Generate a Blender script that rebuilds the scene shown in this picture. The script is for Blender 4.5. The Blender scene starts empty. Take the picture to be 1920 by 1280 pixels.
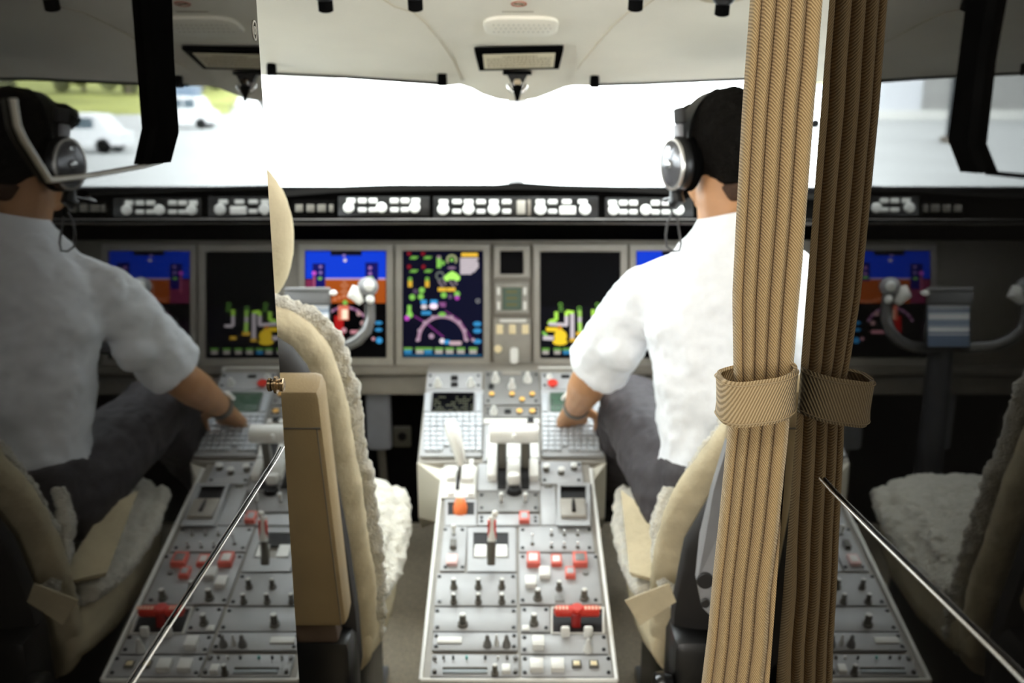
import bpy, bmesh, math, random
from mathutils import Matrix, Vector
random.seed(7)
SC = bpy.context.scene
COL = SC.collection
PI = math.pi
# ------------------------------------------------------------------ camera, sky, lights, exposure
FPX = 1867.0
PITCH = math.radians(15)
CAM = Vector((0, 0, 1.55))
cd = bpy.data.cameras.new('camera'); cam = bpy.data.objects.new('camera', cd); COL.objects.link(cam)
cam.location = CAM; cam.rotation_euler = (PI/2 - PITCH, 0, 0)
cd.sensor_width = 36; cd.lens = FPX*36/1920; cd.clip_start = .02; cd.clip_end = 2000
cd.dof.use_dof = True; cd.dof.focus_distance = 0.99; cd.dof.aperture_fstop = 5.6
SC.camera = cam
SC.view_settings.view_transform = 'Standard'; SC.view_settings.look = 'None'
SC.view_settings.exposure = 0.0; SC.view_settings.gamma = 1; SC.view_settings.use_curve_mapping = False
wd = bpy.data.worlds.new('sky'); SC.world = wd; wd.use_nodes = True
bg = wd.node_tree.nodes['Background']; bg.inputs[0].default_value = (.93, .97, 1, 1); bg.inputs[1].default_value = 13.0
def lamp(kind, name, loc, rot, energy, color=(1, 1, 1), size=.3, sy=None):
    l = bpy.data.lights.new(name, kind); o = bpy.data.objects.new(name, l); COL.objects.link(o)
    o.location = loc; o.rotation_euler = rot; l.energy = energy; l.color = color
    if kind == 'AREA':
        l.shape = 'RECTANGLE'; l.size = size; l.size_y = sy or size
    if kind == 'SUN': l.angle = .01
    return o
lamp('SUN', 'sun', (0, -5, 20), (math.radians(38), 0, math.radians(-25)), 5, (1, .97, .92))
lamp('AREA', 'vestibule_light', (0, .10, 2.1), (math.radians(30), 0, 0), 3, (1, .95, .86), .45, .3)
lamp('AREA', 'entry_daylight', (-.62, -1.35, 1.35), (math.radians(90), 0, math.radians(-22)), 27, (1, .97, .92), .35, 1.2)
lamp('AREA', 'cockpit_dome_light', (.0, 1.48, 1.70), (math.radians(22), 0, 0), 3.5, (1, .97, .92), .5, .22)
# ------------------------------------------------------------------ helpers
WM = {}
def W(px, py, Z):
    x = (px-960)/FPX*Z; d = (py-640)/FPX*Z
    return CAM + Vector((x, Z*math.cos(PITCH) - d*math.sin(PITCH), -Z*math.sin(PITCH) - d*math.cos(PITCH)))
def ray(px, py):
    return W(px, py, 1) - CAM
def hit_y(px, py, Y):
    r = ray(px, py); return CAM + r*(Y/r.y)
def hit_x(px, py, X):
    r = ray(px, py); return CAM + r*(X/r.x)
MT = {}
def mat(name, col, rough=.5, metal=0, emit=0, glow=0, noise=0, nscale=40, bump=0, bscale=60, ior=1.45, coat=0, spec=.5, sheen=0, trans=0):
    if name in MT: return MT[name]
    m = bpy.data.materials.new(name); m.use_nodes = True; nt = m.node_tree
    p = nt.nodes['Principled BSDF']
    c = (*col, 1)
    p.inputs['Base Color'].default_value = c; p.inputs['Roughness'].default_value = rough
    p.inputs['Metallic'].default_value = metal; p.inputs['IOR'].default_value = ior
    p.inputs['Coat Weight'].default_value = coat; p.inputs['Specular IOR Level'].default_value = spec
    p.inputs['Sheen Weight'].default_value = sheen
    if glow: p.inputs['Base Color'].default_value = (*[v*.05 for v in col], 1)
    if emit:
        p.inputs['Emission Color'].default_value = c; p.inputs['Emission Strength'].default_value = emit
    if noise or bump:
        tc = nt.nodes.new('ShaderNodeTexCoord')
    if noise:
        n = nt.nodes.new('ShaderNodeTexNoise'); n.inputs['Scale'].default_value = nscale; n.inputs['Detail'].default_value = 3
        nt.links.new(tc.outputs['Object'], n.inputs['Vector'])
        r = nt.nodes.new('ShaderNodeValToRGB')
        r.color_ramp.elements[0].position = .3; r.color_ramp.elements[1].position = .7
        r.color_ramp.elements[0].color = (*[v*(1-noise) for v in col], 1); r.color_ramp.elements[1].color = (*[min(1, v*(1+noise)) for v in col], 1)
        nt.links.new(n.outputs['Fac'], r.inputs['Fac']); nt.links.new(r.outputs['Color'], p.inputs['Base Color'])
    if bump:
        n = nt.nodes.new('ShaderNodeTexNoise'); n.inputs['Scale'].default_value = bscale; n.inputs['Detail'].default_value = 4
        nt.links.new(tc.outputs['Object'], n.inputs['Vector'])
        b = nt.nodes.new('ShaderNodeBump'); b.inputs['Strength'].default_value = bump; b.inputs['Distance'].default_value = .01
        nt.links.new(n.outputs['Fac'], b.inputs['Height']); nt.links.new(b.outputs['Normal'], p.inputs['Normal'])
    MT[name] = m
    return m
class MB:
    def __init__(s): s.v = []; s.f = []; s.m = []
    def add(s, vs, fs, M=None, mi=0):
        o = len(s.v)
        s.v += [tuple(M @ Vector(v)) if M else tuple(v) for v in vs]
        s.f += [tuple(i+o for i in f) for f in fs]; s.m += [mi]*len(fs)
        return s
    def box(s, c, d, ch=0, M=None, mi=0):
        x, y, z = [q/2 for q in d]
        if ch <= 0:
            vs = [(c[0]+a*x, c[1]+b*y, c[2]+e*z) for a in (-1, 1) for b in (-1, 1) for e in (-1, 1)]
            fs = [(0, 1, 3, 2), (4, 6, 7, 5), (0, 4, 5, 1), (2, 3, 7, 6), (0, 2, 6, 4), (1, 5, 7, 3)]
            return s.add(vs, fs, M, mi)
        ch = min(ch, x*.95, y*.95, z*.95)
        bm = bmesh.new(); bmesh.ops.create_cube(bm, size=1)
        for v in bm.verts: v.co = Vector((v.co.x*2*x+c[0], v.co.y*2*y+c[1], v.co.z*2*z+c[2]))
        bmesh.ops.bevel(bm, geom=list(bm.edges), offset=ch, segments=2, profile=.5, affect='EDGES')
        bm.verts.index_update()
        s.add([v.co.copy() for v in bm.verts], [[v.index for v in f.verts] for f in bm.faces], M, mi); bm.free(); return s
    def lathe(s, prof, n=20, M=None, mi=0, sx=1, sy=1):
        vs = []; fs = []
        for r, z in prof:
            for k in range(n):
                a = 2*PI*k/n; vs.append((r*math.cos(a)*sx, r*math.sin(a)*sy, z))
        for i in range(len(prof)-1):
            for k in range(n):
                k2 = (k+1) % n; fs.append((i*n+k, i*n+k2, (i+1)*n+k2, (i+1)*n+k))
        fs.append(tuple(reversed(range(n)))); fs.append(tuple((len(prof)-1)*n+k for k in range(n)))
        return s.add(vs, fs, M, mi)
    def loft(s, rings, M=None, mi=0, closed=True, caps=True):
        n = len(rings[0]); vs = [p for r in rings for p in r]; fs = []
        for i in range(len(rings)-1):
            for k in range(n if closed else n-1):
                k2 = (k+1) % n; fs.append((i*n+k, i*n+k2, (i+1)*n+k2, (i+1)*n+k))
        if caps and closed:
            fs.append(tuple(reversed(range(n)))); fs.append(tuple((len(rings)-1)*n+k for k in range(n)))
        return s.add(vs, fs, M, mi)
    def tube(s, pts, r, n=10, M=None, mi=0, flat=1):
        pts = [Vector(p) for p in pts]; rings = []
        up = Vector((0, 0, 1)); prev = None
        for i, p in enumerate(pts):
            t = (pts[min(i+1, len(pts)-1)] - pts[max(i-1, 0)]).normalized()
            if prev is None:
                a = up if abs(t.dot(up)) < .9 else Vector((0, 1, 0))
                u = (a - t*a.dot(t)).normalized()
            else: u = (prev - t*prev.dot(t)).normalized()
            prev = u; w = t.cross(u); rr = r[i] if isinstance(r, (list, tuple)) else r
            rings.append([p + u*math.cos(2*PI*k/n)*rr*flat + w*math.sin(2*PI*k/n)*rr for k in range(n)])
        return s.loft(rings, M, mi)
    def ball(s, c, r, n=14, M=None, mi=0):
        if not isinstance(r, (tuple, list)): r = (r, r, r)
        h = n//2; vs = [(c[0], c[1], c[2]-r[2])]
        for i in range(1, h):
            a = -PI/2 + PI*i/h
            for k in range(n):
                b = 2*PI*k/n
                vs.append((c[0]+r[0]*math.cos(a)*math.cos(b), c[1]+r[1]*math.cos(a)*math.sin(b), c[2]+r[2]*math.sin(a)))
        vs.append((c[0], c[1], c[2]+r[2])); fs = []
        for k in range(n):
            k2 = (k+1) % n; fs.append((0, 1+k2, 1+k))
            for i in range(h-2):
                fs.append((1+i*n+k, 1+i*n+k2, 1+(i+1)*n+k2, 1+(i+1)*n+k))
            fs.append((1+(h-2)*n+k, 1+(h-2)*n+k2, len(vs)-1))
        return s.add(vs, fs, M, mi)
    def bone(s, a, b, ra, rb, n=14):
        a = Vector(a); b = Vector(b)
        s.ball(a, ra, n); s.ball(b, rb, n)
        K = 4
        return s.tube([a+(b-a)*i/K for i in range(K+1)], [ra+(rb-ra)*i/K for i in range(K+1)], n)
    def prism(s, pts, z0, z1, M=None, mi=0):
        n = len(pts)
        vs = [(x, y, z0) for x, y in pts] + [(x, y, z1) for x, y in pts]
        fs = [tuple(reversed(range(n))), tuple(range(n, 2*n))] + [(k, (k+1) % n, n+(k+1) % n, n+k) for k in range(n)]
        return s.add(vs, fs, M, mi)
    def slab(s, P4, th, mi=0, M=None):
        P4 = [Vector(p) for p in P4]; nn = (P4[1]-P4[0]).cross(P4[2]-P4[0]).normalized()*th
        return s.add(P4+[p+nn for p in P4], [(3, 2, 1, 0), (4, 5, 6, 7), (0, 1, 5, 4), (1, 2, 6, 5), (2, 3, 7, 6), (3, 0, 4, 7)], M, mi)
    def mesh(s, name, mats, smooth=35):
        me = bpy.data.meshes.new(name); me.from_pydata(s.v, [], s.f)
        for m in (mats if isinstance(mats, (list, tuple)) else [mats]): me.materials.append(m)
        me.polygons.foreach_set('material_index', s.m)
        bm = bmesh.new(); bm.from_mesh(me); bmesh.ops.recalc_face_normals(bm, faces=bm.faces); bm.to_mesh(me); bm.free()
        if smooth:
            me.polygons.foreach_set('use_smooth', [True]*len(me.polygons)); me.set_sharp_from_angle(angle=math.radians(smooth))
        return me
def put(name, me, parent=None, M=None):
    o = bpy.data.objects.new(name, me); COL.objects.link(o)
    Mw = M or Matrix.Identity(4)
    if parent is not None:
        o.parent = parent; o.matrix_basis = WM[parent.name].inverted() @ Mw
    else: o.matrix_basis = Mw
    WM[o.name] = Mw
    return o
def obj(name, mb, mats, parent=None, M=None, smooth=35, origin=None):
    """mb in world coordinates unless M is given; origin re-centres a world mesh on a point"""
    if M is None:
        c = Vector(origin) if origin is not None else (WM[parent.name].translation if parent is not None else
            sum((Vector(v) for v in mb.v), Vector())/max(1, len(mb.v)))
        mb.v = [tuple(Vector(v)-c) for v in mb.v]; M = Matrix.Translation(c)
    return put(name, mb.mesh(name, mats, smooth), parent, M)
def tag(o, label, cat, group=None, kind=None):
    o['label'] = label; o['category'] = cat
    if group: o['group'] = group
    if kind: o['kind'] = kind
    return o
def thing(name, loc, label, cat, group=None):
    o = put(name, None, None, Matrix.Translation(Vector(loc))); o.empty_display_size = .05
    return tag(o, label, cat, group)
def struct(o): o['kind'] = 'structure'; return o
def lab(o, t): o['label'] = t; return o
class Plane:
    """a flat surface in the cockpit, running left-right and up from A to B"""
    def __init__(s, A, B):
        s.A = Vector(A); s.u = Vector((1, 0, 0)); s.v = (Vector(B)-s.A); s.v.x = 0; s.v.normalize(); s.n = s.u.cross(s.v)
        s.R = Matrix((s.u, s.v, s.n)).transposed().to_4x4()
    def hit(s, px, py, h=0):
        r = ray(px, py); A = s.A + s.n*h
        return CAM + r*((A-CAM).dot(s.n)/r.dot(s.n))
    def M(s, px, py, h=0): return Matrix.Translation(s.hit(px, py, 0)+s.n*h) @ s.R
    def sc(s, px, py):
        p = s.hit(px, py) - CAM; return (p.y*math.cos(PITCH)-p.z*math.sin(PITCH))/FPX
    def rect(s, x0, y0, x1, y1):
        cx, cy = (x0+x1)/2, (y0+y1)/2
        a = s.hit(cx, y0); b = s.hit(cx, y1); c = (a+b)/2
        w = (s.hit(x1, cy)-s.hit(x0, cy)).length
        return Matrix.Translation(c) @ s.R, w, (a-b).length
CACHE = {}
def cached(key, fn, mats):
    if key not in CACHE: CACHE[key] = fn().mesh(str(key[0]), mats)
    return CACHE[key]
def q(v): return max(.0005, round(v, 4 if v < .02 else 3))
# ------------------------------------------------------------------ materials
cream = mat('cream liner', (.72, .68, .57), .55, noise=.04, nscale=6, bump=.05, bscale=200)
darkwall = mat('charcoal trim', (.006, .0055, .005), .8, noise=.2, spec=.1)
carpet = mat('beige carpet', (.58, .50, .37), .95, noise=.2, nscale=180, bump=.6, bscale=300)
taupe = mat('taupe panel paint', (.23, .205, .17), .45, noise=.06, nscale=30)
taupe_l = mat('light bezel paint', (.36, .335, .29), .4, noise=.05)
glare = mat('black glareshield', (.0035, .0033, .003), .95, bump=.3, bscale=400, spec=0, ior=1.0)
blackp = mat('black plastic', (.006, .006, .006), .35, noise=.2)
blackm = mat('matt black', (.003, .003, .003), .95, noise=.2, spec=0, ior=1.0)
hole = mat('deep recess black', (.006, .005, .005), .6, noise=.1)
plate = mat('grey faceplate', (.46, .465, .47), .38, noise=.04, nscale=25)
plate_d = mat('darker grey faceplate', (.24, .235, .225), .4, noise=.05, nscale=25)
knobw = mat('pale knob', (.82, .82, .78), .3, noise=.03)
knobg = mat('grey knob side', (.13, .12, .10), .4, noise=.05)
white = mat('white plastic', (.88, .87, .82), .3, noise=.02)
keym = mat('white key', (.60, .63, .66), .35, noise=.03)
chrome = mat('chrome', (.85, .84, .82), .12, 1)
redm = mat('red plastic', (.75, .05, .03), .35, noise=.05)
reds = mat('salmon red guard', (.80, .16, .12), .3, noise=.05)
orange = mat('orange handle', (.95, .22, .06), .3, noise=.05)
amber = mat('amber button', (.75, .42, .10), .3, emit=.35)
amber_p = mat('pale amber button', (.80, .68, .42), .3, emit=.15)
greenlcd = mat('green lcd', (.07, .11, .08), .3, emit=.15)
screen = mat('black screen glass', (.002, .002, .003), .35, spec=.05)
lacq = mat('black gloss lacquer', (.004, .0038, .0035), .02, ior=1.34, noise=.15, nscale=3)
leather = mat('beige leather', (.36, .265, .135), .5, noise=.06, nscale=12, bump=.15, bscale=350)
suede = mat('pale suede', (.60, .515, .34), .85, noise=.12, nscale=14, bump=.3, bscale=60)
fleece = mat('sheepskin wool', (.86, .82, .70), .95, noise=.12, nscale=60, bump=1, bscale=220, sheen=.4)
shell = mat('dark grey seat shell', (.022, .020, .019), .7, noise=.1)
shell_l = mat('light grey seat shell', (.27, .27, .275), .4, noise=.05)
def glassmat(name, tint, gl):
    m = bpy.data.materials.new(name); m.use_nodes = True; nt = m.node_tree; nt.nodes.clear()
    o = nt.nodes.new('ShaderNodeOutputMaterial'); t = nt.nodes.new('ShaderNodeBsdfTransparent'); g = nt.nodes.new('ShaderNodeBsdfGlossy')
    x = nt.nodes.new('ShaderNodeMixShader'); t.inputs[0].default_value = (*tint, 1); g.inputs['Roughness'].default_value = .02; x.inputs[0].default_value = gl
    nt.links.new(t.outputs[0], x.inputs[1]); nt.links.new(g.outputs[0], x.inputs[2]); nt.links.new(x.outputs[0], o.inputs[0]); return m
glass = glassmat('windshield glass', (.98, 1, .99), .03)
def post_glare_mat():  # see-through stand-in for a solid post washed out by window glare
    m = bpy.data.materials.new('washed-out centre post'); m.use_nodes = True; nt = m.node_tree; nt.nodes.clear()
    o = nt.nodes.new('ShaderNodeOutputMaterial'); t = nt.nodes.new('ShaderNodeBsdfTransparent'); g = nt.nodes.new('ShaderNodeBsdfTranslucent')
    x = nt.nodes.new('ShaderNodeMixShader'); t.inputs[0].default_value = (.48, .48, .48, 1); g.inputs[0].default_value = (.25, .25, .245, 1); x.inputs[0].default_value = .5
    nt.links.new(t.outputs[0], x.inputs[1]); nt.links.new(g.outputs[0], x.inputs[2]); nt.links.new(x.outputs[0], o.inputs[0]); return m
# ------------------------------------------------------------------ the setting
X0 = .0116                       # centreline of the cockpit
XL, XR = -.2675, .286            # faces of the two glossy doorway walls
FZ = .15                         # floor height
struct(obj('floor', MB().box((0, .8, FZ-.02), (2.4, 4.4, .04)), carpet))
# cockpit side walls with sills, from the doorway to the nose
for s, nm in ((-1, 'wall_left'), (1, 'wall_right')):
    struct(obj(nm, MB().box((s*1.12, 1.95, .70), (.08, 2.05, 1.10)), darkwall))
struct(obj('wall_front', MB().box((0, 2.99, .67), (2.3, .06, 1.08)), darkwall))
for s, nm in ((-1, 'wall_bulkhead_left'), (1, 'wall_bulkhead_right')):
    xa = XL-.02 if s < 0 else XR+.02
    m_ = MB().box(((xa+s*1.16)/2, .90, 1.05), (abs(s*1.16-xa), .05, 1.8))
    struct(obj(nm, m_, darkwall))
# overhead liner: a curved sheet that drops to the windshield top
edge = [(-400, 118), (100, 122), (480, 139), (650, 147), (838, 161), (862, 158), (885, 166), (905, 178), (935, 188), (970, 192), (1005, 186), (1035, 174), (1060, 163), (1080, 160), (1110, 161), (1250, 155), (1400, 150), (1800, 135), (2350, 118)]
rows = []
K = 9
for j in range(K+1):
    r = []
    for px, py in edge:
        a = W(px, py, 2.2)
        t = j/K
        y = a.y*(1-t) + .93*t
        flat = 1.545 + (2.27-y)*.225 - .10*max(0, abs(a.x)-.75)
        drop = (a.z-1.545)*max(0, 1-(j/1.6))**1.5 if 842 < px < 1078 else (a.z-1.545)*max(0, 1-j/3)
        r.append(Vector((a.x*(1-t)+max(-1.17, min(1.17, a.x))*t, y, flat+drop)))
    rows.append(r)
lin = MB()
n = len(edge)
lin.loft([[p for p in r] + [p+Vector((0, .0, .03)) for p in reversed(r)] for r in rows])
struct(obj('ceiling', lin, cream, smooth=50))
def liner_z(x, y): return 1.545 + (2.27-y)*.225
CEIL = Plane((0, 2.27, 1.545), (0, 1.27, 1.77)); CEIL.n = -CEIL.n; CEIL.u = -CEIL.u
CEIL.R = Matrix((CEIL.u, CEIL.v, CEIL.n)).transposed().to_4x4()
# side window headers and the posts beside the pilots' shoulders
for s, nm in ((-1, 'trim_1'), (1, 'trim_2')):
    struct(obj(nm, MB().box((s*1.12, 1.5, 1.60), (.08, 1.2, .26)), cream))
for s, nm in ((-1, 'trim_3'), (1, 'trim_4')):
    struct(obj(nm, MB().slab([(s*1.10, 2.62, 1.24), (s*1.10, 2.72, 1.24), (s*1.04, 2.30, 1.56), (s*1.04, 2.22, 1.56)], .06), darkwall))
# windshield halves, each a pane with a sill
for s, nm in ((-1, 'window_1'), (1, 'window_2')):
    w = MB().slab([(X0+s*.012, 2.93, 1.235), (s*1.12, 2.90, 1.235), (s*1.12, 2.30, 1.56), (X0+s*.012, 2.30, 1.545)], .004)
    wo = struct(obj(nm, w, glass, smooth=0))
    obj('window_sill', MB().box((s*.56, 2.95, 1.22), (1.1, .05, .02), .004), blackm, wo)
sm = post_glare_mat()
o = obj('trim_5', MB().slab([(X0-.021, 2.91, 1.235), (X0+.021, 2.91, 1.235), (X0+.021, 2.28, 1.50), (X0-.021, 2.28, 1.50)], .004), sm, smooth=0); struct(o)  # centre windshield post; its bright glare is put into the material
for s, nm in ((-1, 'window_3'), (1, 'window_4')):
    struct(obj(nm, MB().box((s*1.12, 2.05, 1.37), (.006, 1.1, .26)), glass, smooth=0))
# glossy walls of the doorway, with a chrome strip and an inset frame each
struct(obj('wall_doorway_left', MB().box((XL-.02, (1.10+.3)/2, 1.15), (.04, .80, 2.0), .0015), lacq, smooth=0))
# the far edges of the two walls lean a little: front posts
struct(obj('wall_doorway_right', MB().box((XR+.02, (.948+.3)/2, 1.15), (.04, .648, 2.0), .0015), lacq, smooth=0))
dchrome = mat('dark chrome', (.45, .43, .40), .18, 1)
def strip(nm, X, s, p, m, r=.0035):
    pts = [hit_x(px, py, X-s*.002) for px, py in p]
    return struct(obj(nm, MB().tube(pts, r, 10), m, smooth=60))
strip('trim_6', XL, -1, [(532, 838), (520, 860), (400, 1048), (262, 1262), (150, 1437)], dchrome, .0012)
strip('trim_7', XR, 1, [(1538, 897), (1560, 922), (1640, 1003), (1760, 1120), (1880, 1238), (2000, 1360)], dchrome, .0015)
def frame_bar(nm, X, s, quad, m, th=.006):
    P = [hit_x(px, py, X) for px, py in quad]; mb = MB(); k = len(P)
    off = Vector((-s*th, 0, 0))
    mb.add(P+[p+off for p in P], [tuple(range(k)), tuple(range(k, 2*k))]+[(i, (i+1) % k, k+(i+1) % k, k+i) for i in range(k)])
    return struct(obj(nm, mb, m, smooth=0))
frame_bar('trim_8', XL, -1, [(258, -60), (306, -60), (312, 110), (321, 248), (306, 304), (266, 308), (281, 240), (273, 140)], blackm)
frame_bar('trim_9', XR, 1, [(1838, -60), (1880, -60), (1850, 110), (1832, 270), (1854, 325), (1818, 322), (1795, 262), (1815, 110)], blackm)
pale = mat('pale grey edge strip', (.22, .22, .21), .4, noise=.1)
strip('trim_10', XL, -1, [(24, 185), (32, 235), (44, 262), (92, 338)], pale, .0020)
strip('trim_11', XL, -1, [(92, 338), (180, 328), (270, 312), (304, 303)], pale, .0015)
strip('trim_12', XR, 1, [(1850, 324), (1900, 329), (1990, 338)], blackm, .0012)
# the vestibule around the camera
struct(obj('wall_back', MB().box((0, -1.45, 1.15), (2.4, .06, 2.1)), cream))
for s, nm in ((-1, 'wall_galley_left'), (1, 'wall_galley_right')):
    struct(obj(nm, MB().box((s*1.12, -.3, 1.15), (.06, 2.3, 2.1)), cream))
struct(obj('ceiling_vestibule', MB().box((0, -.3, 2.20), (2.4, 2.5, .04)), cream))
struct(obj('wall_header', MB().box((0, .90, 1.99), (2.4, .04, .40)), cream))
# ------------------------------------------------------------------ small control builders
def m_knob(d, h, style):
    mb = MB(); r = d/2
    if style == 'skirt':
        mb.lathe([(r*1.15, 0), (r*1.15, h*.18), (r*.8, h*.24), (r*.72, h*.9), (r*.62, h)], 18, mi=1)
        mb.lathe([(r*.66, h*.9), (r*.66, h*1.02), (r*.5, h*1.06)], 18, mi=0)
    elif style == 'ball':
        mb.lathe([(r*.6, 0), (r*.6, h*.35), (r*.95, h*.5), (r, h*.75), (r*.85, h*.93), (r*.4, h)], 20, mi=0)
    elif style == 'cap':
        mb.lathe([(r*.95, 0), (r*.9, h*.7)], 18, mi=1); mb.lathe([(r*1.02, h*.68), (r, h*.95), (r*.8, h)], 18, mi=0)
    elif style == 'cone':
        mb.lathe([(r*1.1, 0), (r, h*.3), (r*.6, h*.55), (r*.5, h*.9), (r*.3, h)], 18, mi=0)
    elif style == 'bar':
        mb.lathe([(r, 0), (r*.95, h*.35)], 18, mi=1); mb.box((0, 0, h*.65), (r*.5, r*1.7, h*.7), r*.12, mi=0)
    return mb
def knob(p, pl, px, py, d, h, top=knobw, side=knobg, style='skirt', name='knob'):
    s = pl.sc(px, py); k = (name, q(d*s), q(h), style, top.name, side.name)
    return put(name, cached(k, lambda: m_knob(q(d*s), q(h), style), [top, side]), p, pl.M(px, py, .0035))
def button(p, pl, px, py, w, hh, m=white, rise=.006, name='button', rim=None):
    """w, hh are sizes in the picture at that spot"""
    _, ww, hv = pl.rect(px-w/2, py-hh/2, px+w/2, py+hh/2)
    ww, hv = q(ww), q(hv)
    def f():
        mb = MB()
        if rim:
            mb.box((0, 0, rise/2), (ww, hv, rise), .001, mi=1); mb.box((0, 0, rise), (ww*.66, hv*.62, .002), .0006, mi=0)
        else: mb.box((0, 0, rise/2), (ww, hv, rise), min(.0015, ww*.2, hv*.2), mi=0)
        return mb
    return put(name, cached((name, ww, hv, rise, m.name, rim.name if rim else ''), f, [m, rim or m]), p, pl.M(px, py, .003))
def toggle(p, pl, px, py, L=.016, tilt=25, m=None, name='toggle_switch', r=.0022):
    def f():
        mb = MB().lathe([(.0042, 0), (.0042, .002), (.0028, .004)], 12, mi=1)
        R = Matrix.Rotation(math.radians(tilt), 4, 'X')
        mb.tube([(0, 0, 0), (0, 0, L*.6), (0, 0, L)], [r*.7, r*.9, r*1.25], 10, M=R); mb.ball((0, 0, L), r*1.3, 10, M=R); return mb
    return put(name, cached((name, L, tilt, r, (m or chrome).name), f, [m or chrome, knobg]), p, pl.M(px, py, .003))
def fastener(p, pl, px, py):
    def f(): return MB().lathe([(.0038, 0), (.0034, .0022), (.002, .0024)], 12)
    return put('fastener', cached(('fastener',), f, [blackp]), p, pl.M(px, py, .003))
def panel(pl, r, label, cat='control panel', name='control_panel', m=plate, th=.005, group=None, fast=True, inset=1.2):
    """one bolted-in panel, a part of the console it sits in; its controls are sub-parts"""
    Mx, w, h = pl.rect(*r)
    s = pl.sc((r[0]+r[2])/2, (r[1]+r[3])/2)*inset
    t = put(name, MB().box((0, 0, .0005), (w-s, h-s, th), .0012).mesh(name, m), HOST[0], Mx)
    if fast:
        for x, y in ((r[0]+7, r[1]+7), (r[2]-7, r[1]+7), (r[0]+7, r[3]-7), (r[2]-7, r[3]-7)): fastener(t, pl, x, y)
    return t
HOST = [None]
class Draw:
    """flat glowing figures on a display, in picture measures on a plane"""
    def __init__(s, pl): s.pl = pl; s.mb = MB(); s.mats = []; s.h = .0062
    def mi(s, col, e):
        nm = 'glow %.2f %.2f %.2f %.2f' % (*col, e); m = mat(nm, col, .5, emit=e, glow=1, spec=.1)
        if m not in s.mats: s.mats.append(m)
        return s.mats.index(m)
    def poly(s, pts, col, e=1):
        s.h += .00001; P = [s.pl.hit(x, y, s.h) for x, y in pts]
        s.mb.add(P, [tuple(range(len(P)))], mi=s.mi(col, e))
    def rect(s, x0, y0, x1, y1, col, e=1): s.poly([(x0, y0), (x1, y0), (x1, y1), (x0, y1)], col, e)
    def disc(s, x, y, r, col, e=1, ry=None): s.poly([(x+r*math.cos(k*PI/8), y+(ry or r)*math.sin(k*PI/8)) for k in range(16)], col, e)
    def line(s, pts, w, col, e=1):
        for (a, b), (c, d) in zip(pts, pts[1:]):
            L = math.hypot(c-a, d-b) or 1; nx, ny = -(d-b)/L*w/2, (c-a)/L*w/2
            s.poly([(a+nx, b+ny), (c+nx, d+ny), (c-nx, d-ny), (a-nx, b-ny)], col, e)
    def arc(s, cx, cy, r, a0, a1, w, col, e=1, n=24):
        s.line([(cx+r*math.cos(math.radians(a0+(a1-a0)*k/n)), cy-r*math.sin(math.radians(a0+(a1-a0)*k/n))) for k in range(n+1)], w, col, e)
    def done(s, parent):
        return obj('symbology', s.mb, s.mats, parent, smooth=0)
G = (.30, .75, .12); A = (.9, .55, .05); Wt = (.85, .75, .80); B = (.04, .30, .62); P_ = (.55, .08, .55); R_ = (.6, .02, .04); Dp = (.16, .10, .2)
# ------------------------------------------------------------------ instrument panel and displays
IP = Plane(W(960, 640, 2.70), W(960, 540, 2.70))
def framed(pl, outer, inner, m, th, back=.003):
    """a bezel: rectangular ring standing th proud of the plane"""
    def c(r, h): return [pl.hit(x, y, h) for x, y in ((r[0], r[1]), (r[2], r[1]), (r[2], r[3]), (r[0], r[3]))]
    mb = MB(); e = 1.5
    o2 = (outer[0]+e, outer[1]+e, outer[2]-e, outer[3]-e); i2 = (inner[0]-e, inner[1]-e, inner[2]+e, inner[3]+e)
    rings = [c(outer, -back), c(outer, th*.7), c(o2, th), c(i2, th), c(inner, th*.6), c(inner, -back)]
    mb.loft(rings, caps=False); return mb
ip = thing('instrument_panel', IP.hit(968, 700), 'taupe instrument panel running across the cockpit under the black glareshield', 'instrument panel')
HOST[0] = ip
mbp = MB()
Mx, w_, h_ = IP.rect(968-560, 448, 968+560, 712)
mbp.box((0, 0, -.03), (2.05, h_, .05), .004)
put('panel_board', mbp.mesh('panel_board', taupe), ip, Mx)
Mx, w_, h_ = IP.rect(930, 687, 1006, 697)
put('lower_lip', MB().box((0, 0, .012), (1.9, .028, .03), .008).mesh('lower_lip', taupe), ip, IP.M(968, 694))
put('kick_panel', MB().box((0, -.015, -.01), (1.9, .05, .03), .004).mesh('kick_panel', taupe), ip, IP.M(968, 712))
def display(outer, inner, label, draw, group='flight displays'):
    t = thing('flight_display', IP.hit((outer[0]+outer[2])/2, outer[3]), label, 'display', group)
    obj('bezel', framed(IP, outer, inner, taupe_l, .011), taupe_l, t)
    Mx, w, h = IP.rect(*inner)
    put('display_screen', MB().box((0, 0, .003), (w+.002, h+.002, .004)).mesh('display_screen', screen), t, Mx)
    d = Draw(IP); draw(d); d.done(t); return t
BLUE = (.004, .055, .80); BRN = (.50, .10, .01)
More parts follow.
